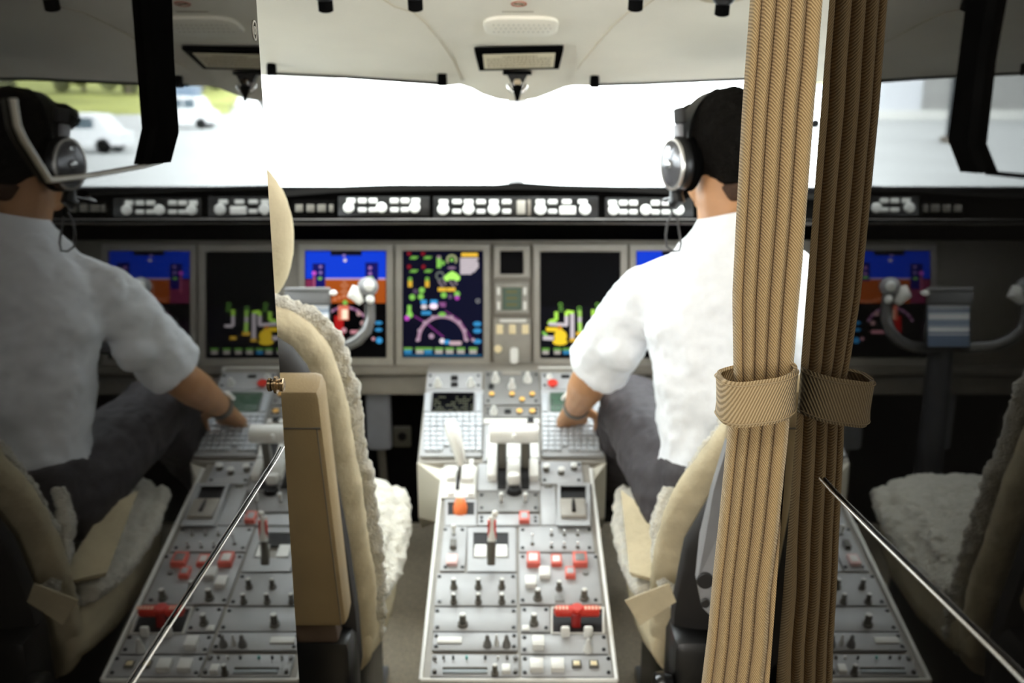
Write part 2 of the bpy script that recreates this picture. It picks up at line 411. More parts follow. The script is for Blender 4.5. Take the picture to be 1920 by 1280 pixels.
def pfd(d, x):
    e = .85
    d.rect(x+1, 471, x+151, 522, BLUE, e); d.rect(x+1, 524, x+151, 568, BRN, e*.9); d.rect(x+38, 521, x+151, 524, (.6, .45, .75), e)
    d.rect(x+1, 524, x+38, 568, (.28, .03, .10), .7); d.rect(x+48, 471, x+106, 479, (.01, .01, .03), .4)
    d.rect(x+14, 494, x+38, 542, (.01, .01, .25), .5); d.rect(x+113, 492, x+137, 526, (.01, .01, .25), .5)
    d.disc(x+75, 488, 3.2, Wt, .9); d.disc(x+73, 479, 3, (.35, .25, .7), .7)
    for y in (500, 511): d.disc(x+29, y, 3, (.40, .25, .7), .7)
    for y in (502, 513): d.disc(x+122, y, 3.4, (.45, .2, .55), .8)
    d.disc(x+17, 512, 4, P_, 1.2); d.disc(x+28, 522, 4, G, .6, 3); d.disc(x+122, 520, 6, G, .8, 2)
    for k in range(6): d.disc(x+17, 520+k*5, 2.6, (.6, .12, .2), .7)
    for k in range(5): d.rect(x+70-(k % 2)*4, 528+k*6, x+78+(k % 2)*4, 530+k*6, (.75, .35, .2), .8)
    for k in range(11): d.disc(x+48+k*8, 561+5*math.sin(k*.6+2.6), 3, (.75, .25, .12), .8)
    d.disc(x+75, 567, 4.5, G, .7)
    d.arc(x+75, 622, 46, 25, 150, 5, (.28, .10, .22), .8)
    for k in range(9): d.disc(x+75+46*math.cos(.5+k*.27), 622-46*math.sin(.5+k*.27), 2.4, (.6, .35, .5), .7)
    d.rect(x+55, 592, x+72, 633, (.45, .01, .01), .9); d.rect(x+62, 572, x+82, 600, (.8, .2, .12), .9); d.rect(x+69, 580, x+80, 598, (1, .8, .6), 1.1)  # dark red block paints a reflection from the windows among the figures
    for xx in (101, 108): d.disc(x+xx, 588+(xx-101)*2.5, 4.5, (.6, .35, .35), .8)
    d.disc(x+73, 619, 5, (.7, .35, .4), .8)
    for k in range(5): d.disc(x+88+k*5, 622, 3.6, (.7, .3, .35), .8)
    for y in (605, 618): d.disc(x+138, y, 7, B, .8, 3.4)
    d.disc(x+139, 638, 6, B, 1); d.disc(x+128, 635, 3.5, (.6, .3, .35), .8)
    d.rect(x+1, 600, x+20, 660, (.02, .0, .02), .3)
def mfd_nav(d):
    d.rect(756, 471, 905, 669, (.002, .002, .018), .6); d.rect(822, 490, 904, 655, (.003, .004, .030), .6)
    for x, y in ((776, 483), (802, 483), (776, 508), (803, 508)): d.disc(x, y, 6.5, G, .55, 3); d.line([(x-8, y+2), (x+8, y-2)], 2, G, .5)
    for x, y in ((767, 475), (793, 475), (767, 500), (794, 500)): d.disc(x, y, 4, R_, .35)
    d.rect(819, 481, 827, 502, G, .8); d.rect(820, 479, 826, 485, (.5, .3, .4), .6); d.disc(830, 493, 4.5, G, .6)
    d.arc(847, 487, 8.5, -40, 220, 3.6, (.55, .6, .3), .7); d.disc(847, 487, 3.4, G, .8); d.disc(847, 502, 8, (.4, .25, .4), .6, 2.6)
    d.rect(865, 474, 896, 481, A, 1.0)
    for k, w in enumerate((33, 32, 35, 33, 35, 30, 27, 22)):
        for j in range(int(w/3)): d.disc(864.5+j*3.1, 485+k*3.9, 1.9, Wt, .75)
    for a, b in ((838, 521), (848, 514), (857, 521), (843, 517), (853, 517), (848, 519)): d.disc(a, b, 5.6, (.45, .95, .15), 1.1)
    d.arc(825, 517, 7, 0, 360, 3, (.3, .35, .3), .5)
    for x in (769, 801): d.rect(x-4, 526, x+4, 538, A, .8); d.disc(x, 523, 4, G, .5)
    for x in (823, 850):
        for k in range(5): d.disc(x+k*3-(0 if x < 830 else 6), 528+(k % 3)*4, 2, (.5, .4, .45), .6)
    for x in (829, 846): d.rect(x-8, 539, x+8, 546, A, .9)
    for x, y in ((791, 544), (773, 557), (789, 556), (832, 553), (857, 551)): d.disc(x, y, 5.5, G, .75)
    d.disc(857, 558, 4.5, P_, .8); d.disc(844, 556, 4.5, Dp, .7); d.disc(779, 546, 5, Dp, .5)
    d.rect(789, 562, 800, 570, B, 1.1); d.rect(807, 562, 820, 570, B, 1.2); d.disc(795, 575, 6, Wt, .85, 4.5); d.disc(813, 574, 8, (1, .8, .95), 1.1, 5.5)
    for k in range(6): d.rect(822+k*2, 567+(k % 3)*3, 836, 569+(k % 3)*3, (.6, .2, .55), .6)
    d.rect(790, 583, 808, 590, B, .9)
    d.rect(764, 572, 771, 592, G, .8); d.disc(768, 590, 6, G, .9); d.disc(763, 596, 5, P_, 1)
    d.line([(776, 592), (800, 606), (832, 632)], 3, P_, .3); d.line([(834, 582), (862, 600), (885, 636)], 3, P_, .2)
    d.arc(829, 637, 44, -2, 182, 6.5, (.50, .30, .42), .8)
    for k in range(9): d.disc(829+46*math.cos(PI*k/8), 637-46*math.sin(PI*k/8), 3.6, (.55, .38, .48), .8)
    d.disc(829, 589, 7, G, .7, 4); d.disc(809, 630, 5, (.6, .4, .55), .7)
    d.disc(829, 639, 5, Wt, 1); d.rect(833, 637, 843, 645, B, 1)
    for k in range(5): d.disc(846+k*4, 643, 4, (.7, .5, .55), .8)
    for y in (607, 620, 640): d.disc(895, y, 8, B, .9, 4.5)
    d.arc(896, 564, 3.4, 0, 360, 1.4, (.6, .6, .6), .6); d.disc(887, 637, 3.5, (.6, .4, .5), .7)
    for i, x in enumerate((765, 787, 803, 823, 843, 864, 887)): d.rect(x-8, 651, x+8, 656, G, .45); d.rect(x-7, 656, x+7, 663, (B if i in (0, 2) else (.6, .55, .5)), .7)
    d.rect(757, 664, 904, 668, B, .25)
def mfd_sys(d):
    L = (.75, .68, .72)
    d.rect(1014, 575, 1162, 668, (.002, .002, .008), .5)
    for x, y in ((1051, 571), (1052, 580), (1120, 571), (1121, 580), (1086, 578), (1086, 584)): d.arc(x, y, 3.4, 0, 360, 2, G, .45)
    d.line([(1043, 584), (1043, 600), (1030, 603), (1030, 607)], 7, (.45, .85, .1), 1); d.line([(1029, 607), (1064, 609)], 6, L, .9); d.line([(1062, 610), (1062, 590)], 7, L, .9)
    d.line([(1062, 592), (1062, 584), (1076, 586)], 6.5, (.5, .9, .1), 1.1); d.line([(1073, 588), (1073, 634)], 7.5, L, .85); d.rect(1068, 634, 1079, 641, A, .8)
    d.line([(1087, 582), (1087, 594)], 7, (.45, .8, .15), .8); d.line([(1087, 594), (1087, 604)], 7, L, .8); d.line([(1087, 604), (1088, 624)], 7, (.45, .8, .15), 1); d.rect(1080, 622, 1095, 629, A, .9)
    d.line([(1112, 580), (1112, 592)], 7, (.45, .8, .1), 1); d.line([(1112, 592), (1112, 611), (1128, 611)], 6, L, .9); d.rect(1106, 630, 1118, 637, A, .8)
    d.line([(1024, 617), (1054, 618)], 8, (1, .68, .03), 1); d.disc(1051, 630, 12, (1, .68, .03), 1); d.disc(1050, 641, 14, (1, .68, .03), 1, 6); d.disc(1049, 614, 4, (.8, .3, .05), .8)
    d.line([(1017, 622), (1026, 630)], 5, G, .8); d.line([(1018, 633), (1038, 634)], 8, L, .85)
    for i, x in enumerate((1023, 1045, 1062, 1081, 1102, 1124, 1147)): d.rect(x-7, 652, x+7, 657, G, .4); d.rect(x-6, 657, x+6, 664, B if i == 2 else (.6, .55, .5), .7)
display((560, 457, 738, 686), (572, 470, 724, 670), 'leftmost flight display, blue sky over brown ground behind the empty seat\'s control yoke', lambda d: pfd(d, 572))
display((741, 457, 919, 686), (755, 470, 906, 670), 'flight display with a pink map arc and green figures, left of the slim centre column', mfd_nav)
display((1000, 457, 1177, 686), (1013, 472, 1163, 671), 'mostly black flight display with yellow, green and white diagram low down', mfd_sys)
display((1180, 457, 1358, 686), (1193, 471, 1345, 671), 'rightmost flight display, its blue sky showing beside the pilot\'s white shoulder', lambda d: pfd(d, 1193))
# slim centre column
t = thing('standby_display', IP.hit(960, 520), 'small square black standby display at the top of the centre column', 'display')
obj('bezel', framed(IP, (926, 460, 994, 521), (938, 471, 981, 513), taupe_l, .010), taupe_l, t)
Mx, w, h = IP.rect(937, 470, 982, 514); put('display_screen', MB().box((0, 0, .002), (w, h, .004)).mesh('display_screen', screen), t, Mx)
t = thing('radio_tuning_unit', IP.hit(960, 585), 'small tuning unit with green figures and four pale keys below the black standby display', 'radio')
obj('bezel', framed(IP, (928, 530, 992, 588), (942, 539, 978, 581), taupe_l, .009), taupe_l, t)
Mx, w, h = IP.rect(941, 538, 979, 582); put('display_screen', MB().box((0, 0, .002), (w, h, .004)).mesh('display_screen', greenlcd), t, Mx)
for x, y, hh in ((935, 546, 14), (984, 546, 14), (935, 573, 15), (984, 573, 15)): button(t, IP, x, y, 6, hh, white, .012, 'key')
d = Draw(IP)
for k in range(3):
    for j in range(6): d.disc(951+j*3.4, 547+k*12, 2, (.45, .40, .15), .35)
d.done(t)
t = panel(IP, (925, 596, 996, 683), 'landing gear panel at the foot of the centre column, with three amber lamps', 'control panel', 'gear_control_panel', taupe_l, fast=False)
for x, m in ((937, amber_p), (961, amber_p), (985, amber_p)): button(t, IP, x, 617, 13, 18, m, .008, 'indicator_lamp')
button(t, IP, 962, 601, 50, 6, white, .003, 'caption_strip')
knob(t, IP, 934, 654, 15, .012, amber_p, amber, 'ball', 'round_button')
lever = thing('landing_gear_lever', IP.hit(964, 668), 'short white landing gear lever on the centre column, right of a round yellow button', 'lever')
put('lever_shaft', MB().tube([(0, 0, 0), (0, 0, .04)], .004).mesh('lever_shaft', chrome), lever, IP.M(964, 668, .003))
put('lever_handle', MB().box((0, 0, .045), (.0225, .044, .016), .0075).mesh('lever_handle', white), lever, IP.M(964, 666, .003))
# white rail under the right-hand display, and left twin
for x0, x1, l in ((1008, 1085, 'white document ledge under the mostly black flight display'), (850, 851, None)):
    if l:
        Mx, w, h = IP.rect(x0, 686, x1, 702)
        tag(put('document_ledge', MB().box((0, 0, .02), (w*1.5, h, .03), .004).mesh('document_ledge', white), None, Mx @ Matrix.Translation((w*.25, 0, .02))), l, 'ledge')
# ------------------------------------------------------------------ glareshield with its knob panels
GS = Plane(W(960, 390, 2.45), W(960, 340, 2.45))
top = [(-60, 386), (300, 376), (440, 372), (540, 368), (640, 360), (800, 357), (968, 355), (1130, 358), (1260, 364), (1400, 370), (1560, 375), (1990, 388)]
far = [(-200, 372), (200, 366), (480, 361), (560, 356), (640, 349), (730, 346), (860, 346), (955, 346), (972, 341), (990, 343), (1050, 347), (1150, 349), (1260, 355), (1420, 362), (1700, 366), (2100, 380)]
def terp(tab, x):
    for (a, b), (c, d) in zip(tab, tab[1:]):
        if a <= x <= c: return b+(d-b)*(x-a)/(c-a)
    return tab[0][1] if x < tab[0][0] else tab[-1][1]
gs = thing('glareshield', GS.hit(968, 430), 'long matt black glareshield under the windshield, holding the rows of pale knobs', 'glareshield')
HOST[0] = gs
mb = MB(); rings = []
for k in range(41):
    px = 200+k*38.5
    rings.append([W(px, terp(top, px), 2.44), W(px, terp(top, px)-1.5, 2.50), W(px, terp(far, px), 2.80), W(px, 400, 2.90), W(px, 440, 2.78), W(px, 452, 2.72), W(px, 423, 2.47), W(px, 417, 2.425), W(px, 412, 2.425), W(px, 409, 2.455), W(px, terp(top, px)+3, 2.455)])
mb.loft(rings); obj('hood', mb, glare, gs, smooth=30)
mb = MB(); mb.tube([W(200+k*77, 414+3*abs(px0-968)/600, 2.435) for k, px0 in enumerate(range(200, 1741, 77))], .0075, 10); obj('padded_lip', mb, mat('lighter grey lip', (.12, .11, .10), .5, noise=.1), gs, smooth=60)  # lip in a lighter grey than the hood
def gpanel(r, label): return panel(GS, r, label, 'control panel', 'guidance_panel', blackp, .006, 'knob panels in the glareshield', fast=False)
kp = dict(top=knobw, side=knobw, style='ball')
t = gpanel((634, 368, 806, 406), 'black panel in the glareshield above the leftmost display, three pale knobs')
for x in (656, 717, 779): knob(t, GS, x, 391, 20, .02, **kp)
for x in (659, 680, 700, 740, 760, 780): button(t, GS, x, 377, 15, 9, knobw, .007)
for x in (680, 700, 740, 760): button(t, GS, x, 394, 15, 8, knobw, .007)
t = gpanel((812, 368, 1122, 408), 'long black centre panel in the glareshield with five round pale knobs and a thumbwheel')
for x in (832, 879, 926, 1013, 1096): knob(t, GS, x, 394, 21, .02, **kp)
for x in (832, 857, 879, 902, 926, 950, 1013, 1036, 1062, 1092): button(t, GS, x, 379, 17, 8, knobw, .007)
for x in (857, 902, 950, 1036): button(t, GS, x, 397, 16, 8, knobw, .007)
button(t, GS, 1064, 395, 30, 15, white, .009, 'wide_key'); button(t, GS, 977, 390, 16, 26, taupe_l, .014, 'thumbwheel'); button(t, GS, 992, 390, 6, 30, taupe, .006, 'marker_strip')
t = gpanel((1134, 370, 1300, 408), 'black panel in the glareshield directly left of the pilot\'s headset')
for x in (1149, 1209, 1270): knob(t, GS, x, 395, 20, .02, **kp)
for x in (1148, 1168, 1187, 1228, 1248, 1268): button(t, GS, x, 381, 15, 9, knobw, .007)
for x in (1168, 1187, 1228, 1248): button(t, GS, x, 398, 15, 8, knobw, .007)
t = panel(GS, (548, 374, 630, 410), 'dim grey switch panel at the glareshield\'s left end, beside the headrest', 'control panel', 'guidance_panel', glare, .006, 'knob panels in the glareshield', fast=False)
for x, w in ((562, 14), (583, 14), (604, 16), (622, 8)): button(t, GS, x, 391, w, 14, knobg, .006)
t = panel(GS, (1310, 374, 1392, 410), 'dim grey switch panel at the glareshield\'s right end, beyond the pilot\'s head', 'control panel', 'guidance_panel', glare, .006, 'knob panels in the glareshield', fast=False)
for x, w in ((1374, 14), (1353, 14), (1332, 16), (1316, 8)): button(t, GS, x, 391, w, 14, knobg, .006)
# ------------------------------------------------------------------ centre pedestal
pA = W(976, 1270, 1.75); pB = W(967, 940, 2.208)
PD = Plane(pA, pB)                       # flat rear deck
cA = PD.hit(968, 872); cB = W(955, 697, 2.60)
CP = Plane(cA, cB)                       # steep forward face that carries the keyboards
ped = thing('center_pedestal', (X0, (pA.y+pB.y)/2, FZ), 'grey control pedestal running down the middle between the two seats', 'pedestal')
def side_profile():
    a = PD.hit(976, 1274); b = cA; c = cB
    return [(a.y, FZ), (a.y, a.z-.004), (b.y, b.z-.004), (c.y, c.z-.004), (c.y+.12, c.z-.004), (c.y+.12, FZ)]
HOST[0] = ped
hw = .171
pf = [(p[0], p[1]) for p in side_profile()]
a_, b_, c_ = pf[1], pf[2], pf[3]
base = MB(); pr = [(a_[0], FZ), a_, b_, (c_[0]-.02, b_[1]+.02), (c_[0]-.02, FZ)]
base.loft([[Vector((X0-hw, y, z)) for y, z in pr], [Vector((X0+hw, y, z)) for y, z in pr]])
obj('pedestal_body', base, taupe_l, ped, smooth=0)
# white-edged rim round the rear deck
rim = MB()
for s in (-1, 1): rim.tube([Vector((X0+s*.172, a_[0]-.001, a_[1]+.003)), Vector((X0+s*.172, b_[0]-.02, b_[1]+.003))], .0042, 8)
rim.tube([Vector((X0-.172, a_[0]-.001, a_[1]+.003)), Vector((X0+.172, a_[0]-.001, a_[1]+.003))], .0045, 8)
obj('deck_rim', rim, white, ped)
# forward block, wider than the rear deck, with the slanted undersides
blk = MB(); cw = .222
def yz(t, h):  # along the forward face, t 0..1, h normal offset
    p = CP.A + CP.v*((cB-cA).length*t) + CP.n*h; return p
u0 = yz(.04, -.004); u1 = yz(1.0, -.004)
sec = [(u0.y, u0.z), (u1.y, u1.z), (u1.y+.10, u1.z), (u1.y+.10, .42), (u0.y+.10, u0.z-.17), (u0.y+.02, u0.z-.12)]
blk.loft([[Vector((X0-.012+s*cw, y, z)) for y, z in sec] for s in (-1, 1)])
obj('forward_block', blk, taupe_l, ped, smooth=0)
for s in (-1, 1):
    xo, xi = X0-.012+s*(cw+.001), X0+s*.172
    w = MB().add([(xo, u0.y-.002, u0.z), (xi, PD.hit(968, 905).y, PD.hit(968, 905).z+.002), (xi, PD.hit(968, 905).y, PD.hit(968, 905).z-.10), (xo, u0.y-.002, u0.z-.14), (xo, u0.y+.06, u0.z-.02), (xi, u0.y+.08, u0.z-.02), (xi, u0.y+.08, u0.z-.18), (xo, u0.y+.06, u0.z-.2)],
             [(0, 1, 2, 3), (4, 5, 6, 7), (0, 1, 5, 4), (3, 2, 6, 7), (0, 4, 7, 3), (1, 2, 6, 5)])
    lab(obj('wing_cover', w, cream, ped, smooth=0), 'cream slanted cover at the side of the pedestal')
def cp(r, label, cat='control panel', name='control_panel', m=plate, **k): return panel(CP, r, label, cat, name, m, **k)
# --- control display units
def cdu(x0, x1, label, lcd, cut=None):
    t = thing('control_display_unit', CP.hit((x0+x1)/2, 855), label, 'keyboard unit')
    Mx, w, h = CP.rect(x0, 733, x1, 858)
    put('faceplate', MB().box((0, 0, .002), (w-.002, h-.002, .008), .002).mesh('faceplate', plate), t, Mx)
    k = (x1-x0)/110.
    fr = MB(); Mx, w, h = CP.rect(x0+17*k, 741, x1-17*k, 775)
    fr.box((0, 0, .009), (w, h, .004), .001); put('display_screen', fr.mesh('display_screen', lcd), t, Mx)
    d = Draw(CP); d.h = .0122
    rr = random.Random(x0)
    for j in range(6):
        for c in range(16):
            if rr.random() < .55:
                xx = x0+20*k+c*(x1-x0-40*k)/15.5
                d.rect(xx, 743+j*5, xx+3, 745.6+j*5, (.28, .30, .20) if lcd is screen else (.25, .5, .32), .5)
    d.done(t)
    for j in range(6):
        for s in (x0+8*k, x1-8*k): button(t, CP, s, 746+j*5.6, 10*k, 4.2, keym, .010, 'key')
    for j in range(3):
        for i in range(9): button(t, CP, x0+8*k+i*11.8*k, 784+j*8.6, 10*k, 6.4, keym, .011, 'key')
    for j in range(5):
        for i in range(9):
            if i in (3, ) and j == 4: continue
            button(t, CP, x0+8*k+i*11.8*k, 811+j*8.9, 9.6*k, 6.8, keym, .011, 'key')
    for y in (742, 800, 850):
        for x in (x0+3, x1-3): fastener(t, CP, x, y)
    return t
cdu(793, 906, 'keyboard unit with white keys and a dark lined screen, on the left of the pedestal', screen)
cdu(1014, 1127, 'keyboard unit with white keys and a greenish screen under the pilot\'s hand', greenlcd)
t = cp((800, 699, 904, 731), 'small panel with two pale knobs and two black switches above the left keyboard unit')
knob(t, CP, 821, 724, 15, .026, style='cone', side=knobw); knob(t, CP, 883, 724, 15, .026, style='cone', side=knobw)
for y in (712, 724): button(t, CP, 852, y, 13, 6, blackp, .008, 'rocker_switch')
t = cp((1014, 699, 1120, 731), 'small panel with one round red button above the right keyboard unit')
knob(t, CP, 1036, 724, 20, .012, redm, redm, 'ball', 'round_button'); knob(t, CP, 1030, 709, 12, .012, style='cone'); button(t, CP, 1060, 708, 16, 5, blackp, .004, 'rocker_switch'); knob(t, CP, 1095, 722, 14, .022, style='cone')
t = cp((908, 697, 1012, 760), 'panel of pale knobs and round amber buttons in the middle of the pedestal\'s front', m=plate_d)
for x, y in ((929, 716), (989, 716), (960, 728)): knob(t, CP, x, y, 15, .03, style='cone', side=knobw)
button(t, CP, 959, 702, 36, 6, taupe_l, .004, 'caption_strip'); button(t, CP, 921, 727, 10, 8, blackp, .004, 'rocker_switch')
for x, y in ((922, 743), (960, 743), (998, 743), (979, 753)): knob(t, CP, x, y, 10, .008, amber, knobg, 'cap', 'round_button')
t = cp((908, 762, 1012, 783), 'narrow panel with a pale knob, black switch and two amber buttons above the throttle handle', m=plate_d)
knob(t, CP, 926, 776, 14, .024, style='cone'); button(t, CP, 952, 774, 12, 6, blackp, .006, 'rocker_switch')
for x in (974, 998): knob(t, CP, x, 775, 11, .008, amber, knobg, 'cap', 'round_button')
t = cp((906, 785, 1012, 795), 'thin white strip panel with a black key behind the throttle handle', m=white, fast=False); button(t, CP, 995, 790, 12, 7, blackp, .007, 'rocker_switch')
# --- throttle quadrant
qd = cp((906, 797, 1012, 866), 'throttle quadrant with white track plates and two dark lever slots', 'throttle quadrant', 'throttle_quadrant', plate, fast=False)
for x0, x1 in ((913, 932), (950, 976), (994, 1010)):
    Mx, w, h = CP.rect(x0, 822, x1, 866); put('track_plate', MB().box((0, 0, .009), (w, h, .012), .003).mesh('track_plate', white), qd, Mx)
for x0, x1 in ((933, 949), (977, 993)):
    Mx, w, h = CP.rect(x0, 812, x1, 866); put('lever_slot', MB().box((0, 0, .004), (w, h, .006)).mesh('lever_slot', hole), qd, Mx)
# deck panel continuing the quadrant down onto the flat deck
def pp(r, label, cat='control panel', name='control_panel', m=plate, **k): return panel(PD, r, label, cat, name, m, **k)
qd2 = pp((896, 870, 1012, 921), 'lower throttle track panel with white guide plates on the flat deck', 'throttle quadrant', 'lower_quadrant', plate, fast=False)
for x0, x1 in ((914, 932), (950, 976), (992, 1010)):
    Mx, w, h = PD.rect(x0, 872, x1, 905); put('track_plate', MB().box((0, 0, .012), (w, h, .02), .005).mesh('track_plate', white), qd2, Mx)
for x0, x1 in ((933, 949), (977, 992)):
    Mx, w, h = PD.rect(x0, 872, x1, 919); put('lever_slot', MB().box((0, 0, .004), (w, h, .006)).mesh('lever_slot', hole), qd2, Mx)
# thrust levers with the white bar handle
th = thing('thrust_lever', W(964, 850, 2.30), 'white horizontal bar handle on two dark lever arms, in the middle of the pedestal', 'throttle lever')
h0, h1 = W(917, 813, 2.27), W(1011, 813, 2.27)
mb = MB(); ax = (h1-h0)/12; mb.tube([h0+ax*0, h0+ax*.15]+[h0+ax*i for i in range(1, 12)]+[h1-ax*.15, h1], [.015, .0205]+[.022]*11+[.0205, .015], 20); obj('bar_handle', mb, white, th, smooth=50)
for x in (941, 985):
    mb = MB(); mb.loft([[W(x-7+dx, y, z) for dx, z in ((0, zz-.012), (14, zz-.012), (14, zz+.012), (0, zz+.012))] for y, zz in ((818, 2.275), (850, 2.30), (890, 2.33))]); lab(obj('lever_arm', mb, knobg, th, smooth=0), 'dark lever arm')
mb = MB(); mb.tube([W(964, 822, 2.248), W(964, 824, 2.242)], .004, 10); obj('release_button', MB().box(W(964, 820, 2.245), (.008, .01, .016), .003), white, th)
lv = thing('reverser_lever', PD.hit(963, 920), 'short white knob lever on the deck just below the throttle bar handle', 'lever')
mb = MB(); mb.box((0, 0, 0), (.030, .022, .030), .009); obj('lever_knob', mb, white, lv, Matrix.Translation(W(963, 897, 2.235)) @ PD.R)
obj('lever_shaft', MB().box((0, 0, 0), (.024, .015, .03), .005, M=Matrix.Translation(W(963, 912, 2.25)) @ PD.R), taupe_l, lv)
obj('lever_boot', MB().lathe([(.018, 0), (.014, .012), (.008, .014)], 16, M=PD.M(964, 924, .002)), hole, lv)
# speed brake lever: big curved white handle on the left keyboard unit
sb = thing('speed_brake_lever', CP.hit(858, 872), 'long curved white lever leaning over the left keyboard unit', 'lever')
mb = MB(); pts = [(846, 798, 2.26), (850, 812, 2.25), (856, 832, 2.245), (862, 852, 2.245), (865, 866, 2.25)]
mb.tube([W(*p) for p in pts], [.0155, .0175, .0150, .0130, .0105], 14); mb.ball(W(846, 797, 2.26), .0155); mb.ball(W(865, 867, 2.25), .0085); obj('lever_handle', mb, white, sb)
obj('lever_shaft', MB().tube([W(863, 868, 2.27), W(861, 905, 2.29)], .004, 8), knobg, sb)
t = pp((830, 876, 893, 934), 'white slider panel with a narrow lever slot, left of the throttle tracks', m=white, fast=False)
Mx, w, h = PD.rect(856, 884, 862, 920); put('lever_slot', MB().box((0, 0, .004), (w, h, .002)).mesh('lever_slot', hole), t, Mx)
button(t, PD, 884, 872, 8, 8, white, .01, 'round_button'); button(t, PD, 846, 893, 16, 22, white, .012, 'guide_block'); button(t, PD, 877, 893, 24, 26, white, .012, 'guide_block')
button(t, PD, 845, 929, 12, 7, white, .008, 'guide_block'); button(t, PD, 883, 929, 12, 7, white, .008, 'guide_block')
# right of the throttle: small knob panel, flap lever housing
t = pp((1014, 866, 1092, 909), 'panel of three pale round knobs, right of the throttle tracks')
for x, y in ((1024, 884), (1076, 882), (1052, 890)): knob(t, PD, x, y, 13, .016, style='cap')
fl = thing('flap_lever_housing', PD.hit(1070, 985), 'pale housing with a deep black well and small crossbar lever, right side of deck', 'lever housing')
mb = framed(PD, (1044, 905, 1108, 986), (1052, 912, 1098, 944), plate, .016); obj('housing_frame', mb, plate, fl)
Mx, w, h = PD.rect(1050, 910, 1100, 946); put('lever_well', MB().box((0, 0, .003), (w, h, .004)).mesh('lever_well', hole), fl, Mx)
Mx, w, h = PD.rect(1050, 950, 1098, 984); put('cover_plate', MB().box((0, 0, .020), (w, h, .010), .003).mesh('cover_plate', taupe_l), fl, Mx)
obj('crossbar', MB().tube([PD.hit(1054, 938, .02), PD.hit(1097, 938, .02)], .0035, 10), knobg, fl)
obj('flap_lever', MB().tube([PD.hit(1075, 936, .02), PD.hit(1076, 957, .028)], .0045, 10), blackp, fl)
t = pp((1013, 912, 1043, 986), 'plain narrow grey blanking panel beside the flap lever housing', m=plate, fast=False); button(t, PD, 1028, 914, 14, 5, knobg, .003, 'small_slot')
# orange handle
t = thing('fuel_cutoff_handle', PD.hit(863, 978), 'short orange handle standing in a square dark well at the deck\'s left edge', 'handle')
obj('handle_grip', MB().tube([W(863, 937, 2.185), W(863, 950, 2.175), W(863, 962, 2.17), W(863, 972, 2.17), W(863, 976, 2.17)], [.011, .0160, .0150, .010, .006], 16), orange, t, smooth=60)
obj('handle_shaft', MB().tube([W(863, 974, 2.18), PD.hit(863, 985, 0)], .005, 10), knobg, t)
w_ = obj('handle_well', framed(PD, (834, 936, 894, 986), (840, 942, 889, 966), plate, .005), plate, ped)
Mx, w, h = PD.rect(838, 940, 891, 968); put('well_floor', MB().box((0, 0, .001), (w, h, .003)).mesh('well_floor', hole), w_, Mx)
Mx, w, h = PD.rect(840, 967, 891, 984); put('well_plate', MB().box((0, 0, .001), (w, h, .006), .001).mesh('well_plate', plate), w_, Mx)
# centre plates
t = pp((896, 923, 1011, 961), 'grey plate with two small chrome-topped knobs below the throttle knob lever', m=plate_d)
for x in (940, 985): toggle(t, PD, x, 942, .022, 10, knobw, 'toggle_switch', .0045)
t = pp((896, 965, 1011, 986), 'narrow pale plate with one square red guarded button on its right', m=plate)
button(t, PD, 983, 976, 19, 17, plate, .012, 'guarded_button', reds)
t = pp((828, 988, 874, 1072), 'narrow left panel with a toggle, a black square and a pink-edged button')
toggle(t, PD, 851, 1003, .02, 5, knobw, 'toggle_switch', .0045); button(t, PD, 850, 1026, 12, 14, knobg, .010, 'square_switch'); button(t, PD, 848, 1055, 20, 18, white, .009, 'guarded_button', mat('pink guard', (.85, .55, .52), .3))
# parking brake
t = obj('brake_recess', framed(PD, (876, 988, 968, 1072), (888, 999, 953, 1046), plate, .005), plate, ped)
Mx, w, h = PD.rect(886, 997, 955, 1025); put('recess_floor', MB().box((0, 0, .001), (w, h, .003)).mesh('recess_floor', hole), t, Mx)
for x0, x1 in ((890, 912), (930, 951)):
    Mx, w, h = PD.rect(x0, 1024, x1, 1046); put('recess_plate', MB().box((0, 0, .003), (w, h, .004)).mesh('recess_plate', white), t, Mx)
t = thing('parking_brake_handle', PD.hit(921, 1060), 'upright handle striped red and white on a grey shaft, over the dark recess', 'handle')
a, b = W(923, 968, 1.985), W(922, 1014, 1.985)
obj('striped_grip', MB().tube([a, a+(b-a)*.1, b], [.006, .0085, .0085], 16), white, t)
for s in (-1, 1): lab(obj('red_stripe', MB().box((a+b)/2+Vector((s*.0064, -.0042, 0)), (.0042, .008, (a-b).length*.82), .0012), redm, t), 'red stripe')
obj('handle_tip', MB().ball(W(928, 963, 1.985), .007), white, t)
obj('handle_shaft', MB().tube([b, W(921, 1035, 1.99), W(921, 1058, 1.99)], [.008, .0085, .0085], 14), knobg, t)
# right toggle panel
t = pp((973, 988, 1112, 1036), 'wide pale panel with rows of small chrome toggles')
toggle(t, PD, 998, 1022, .028, 8)
for x in (1034, 1058, 1083):
    for y in (1005, 1028): toggle(t, PD, x, y, .014, 10)
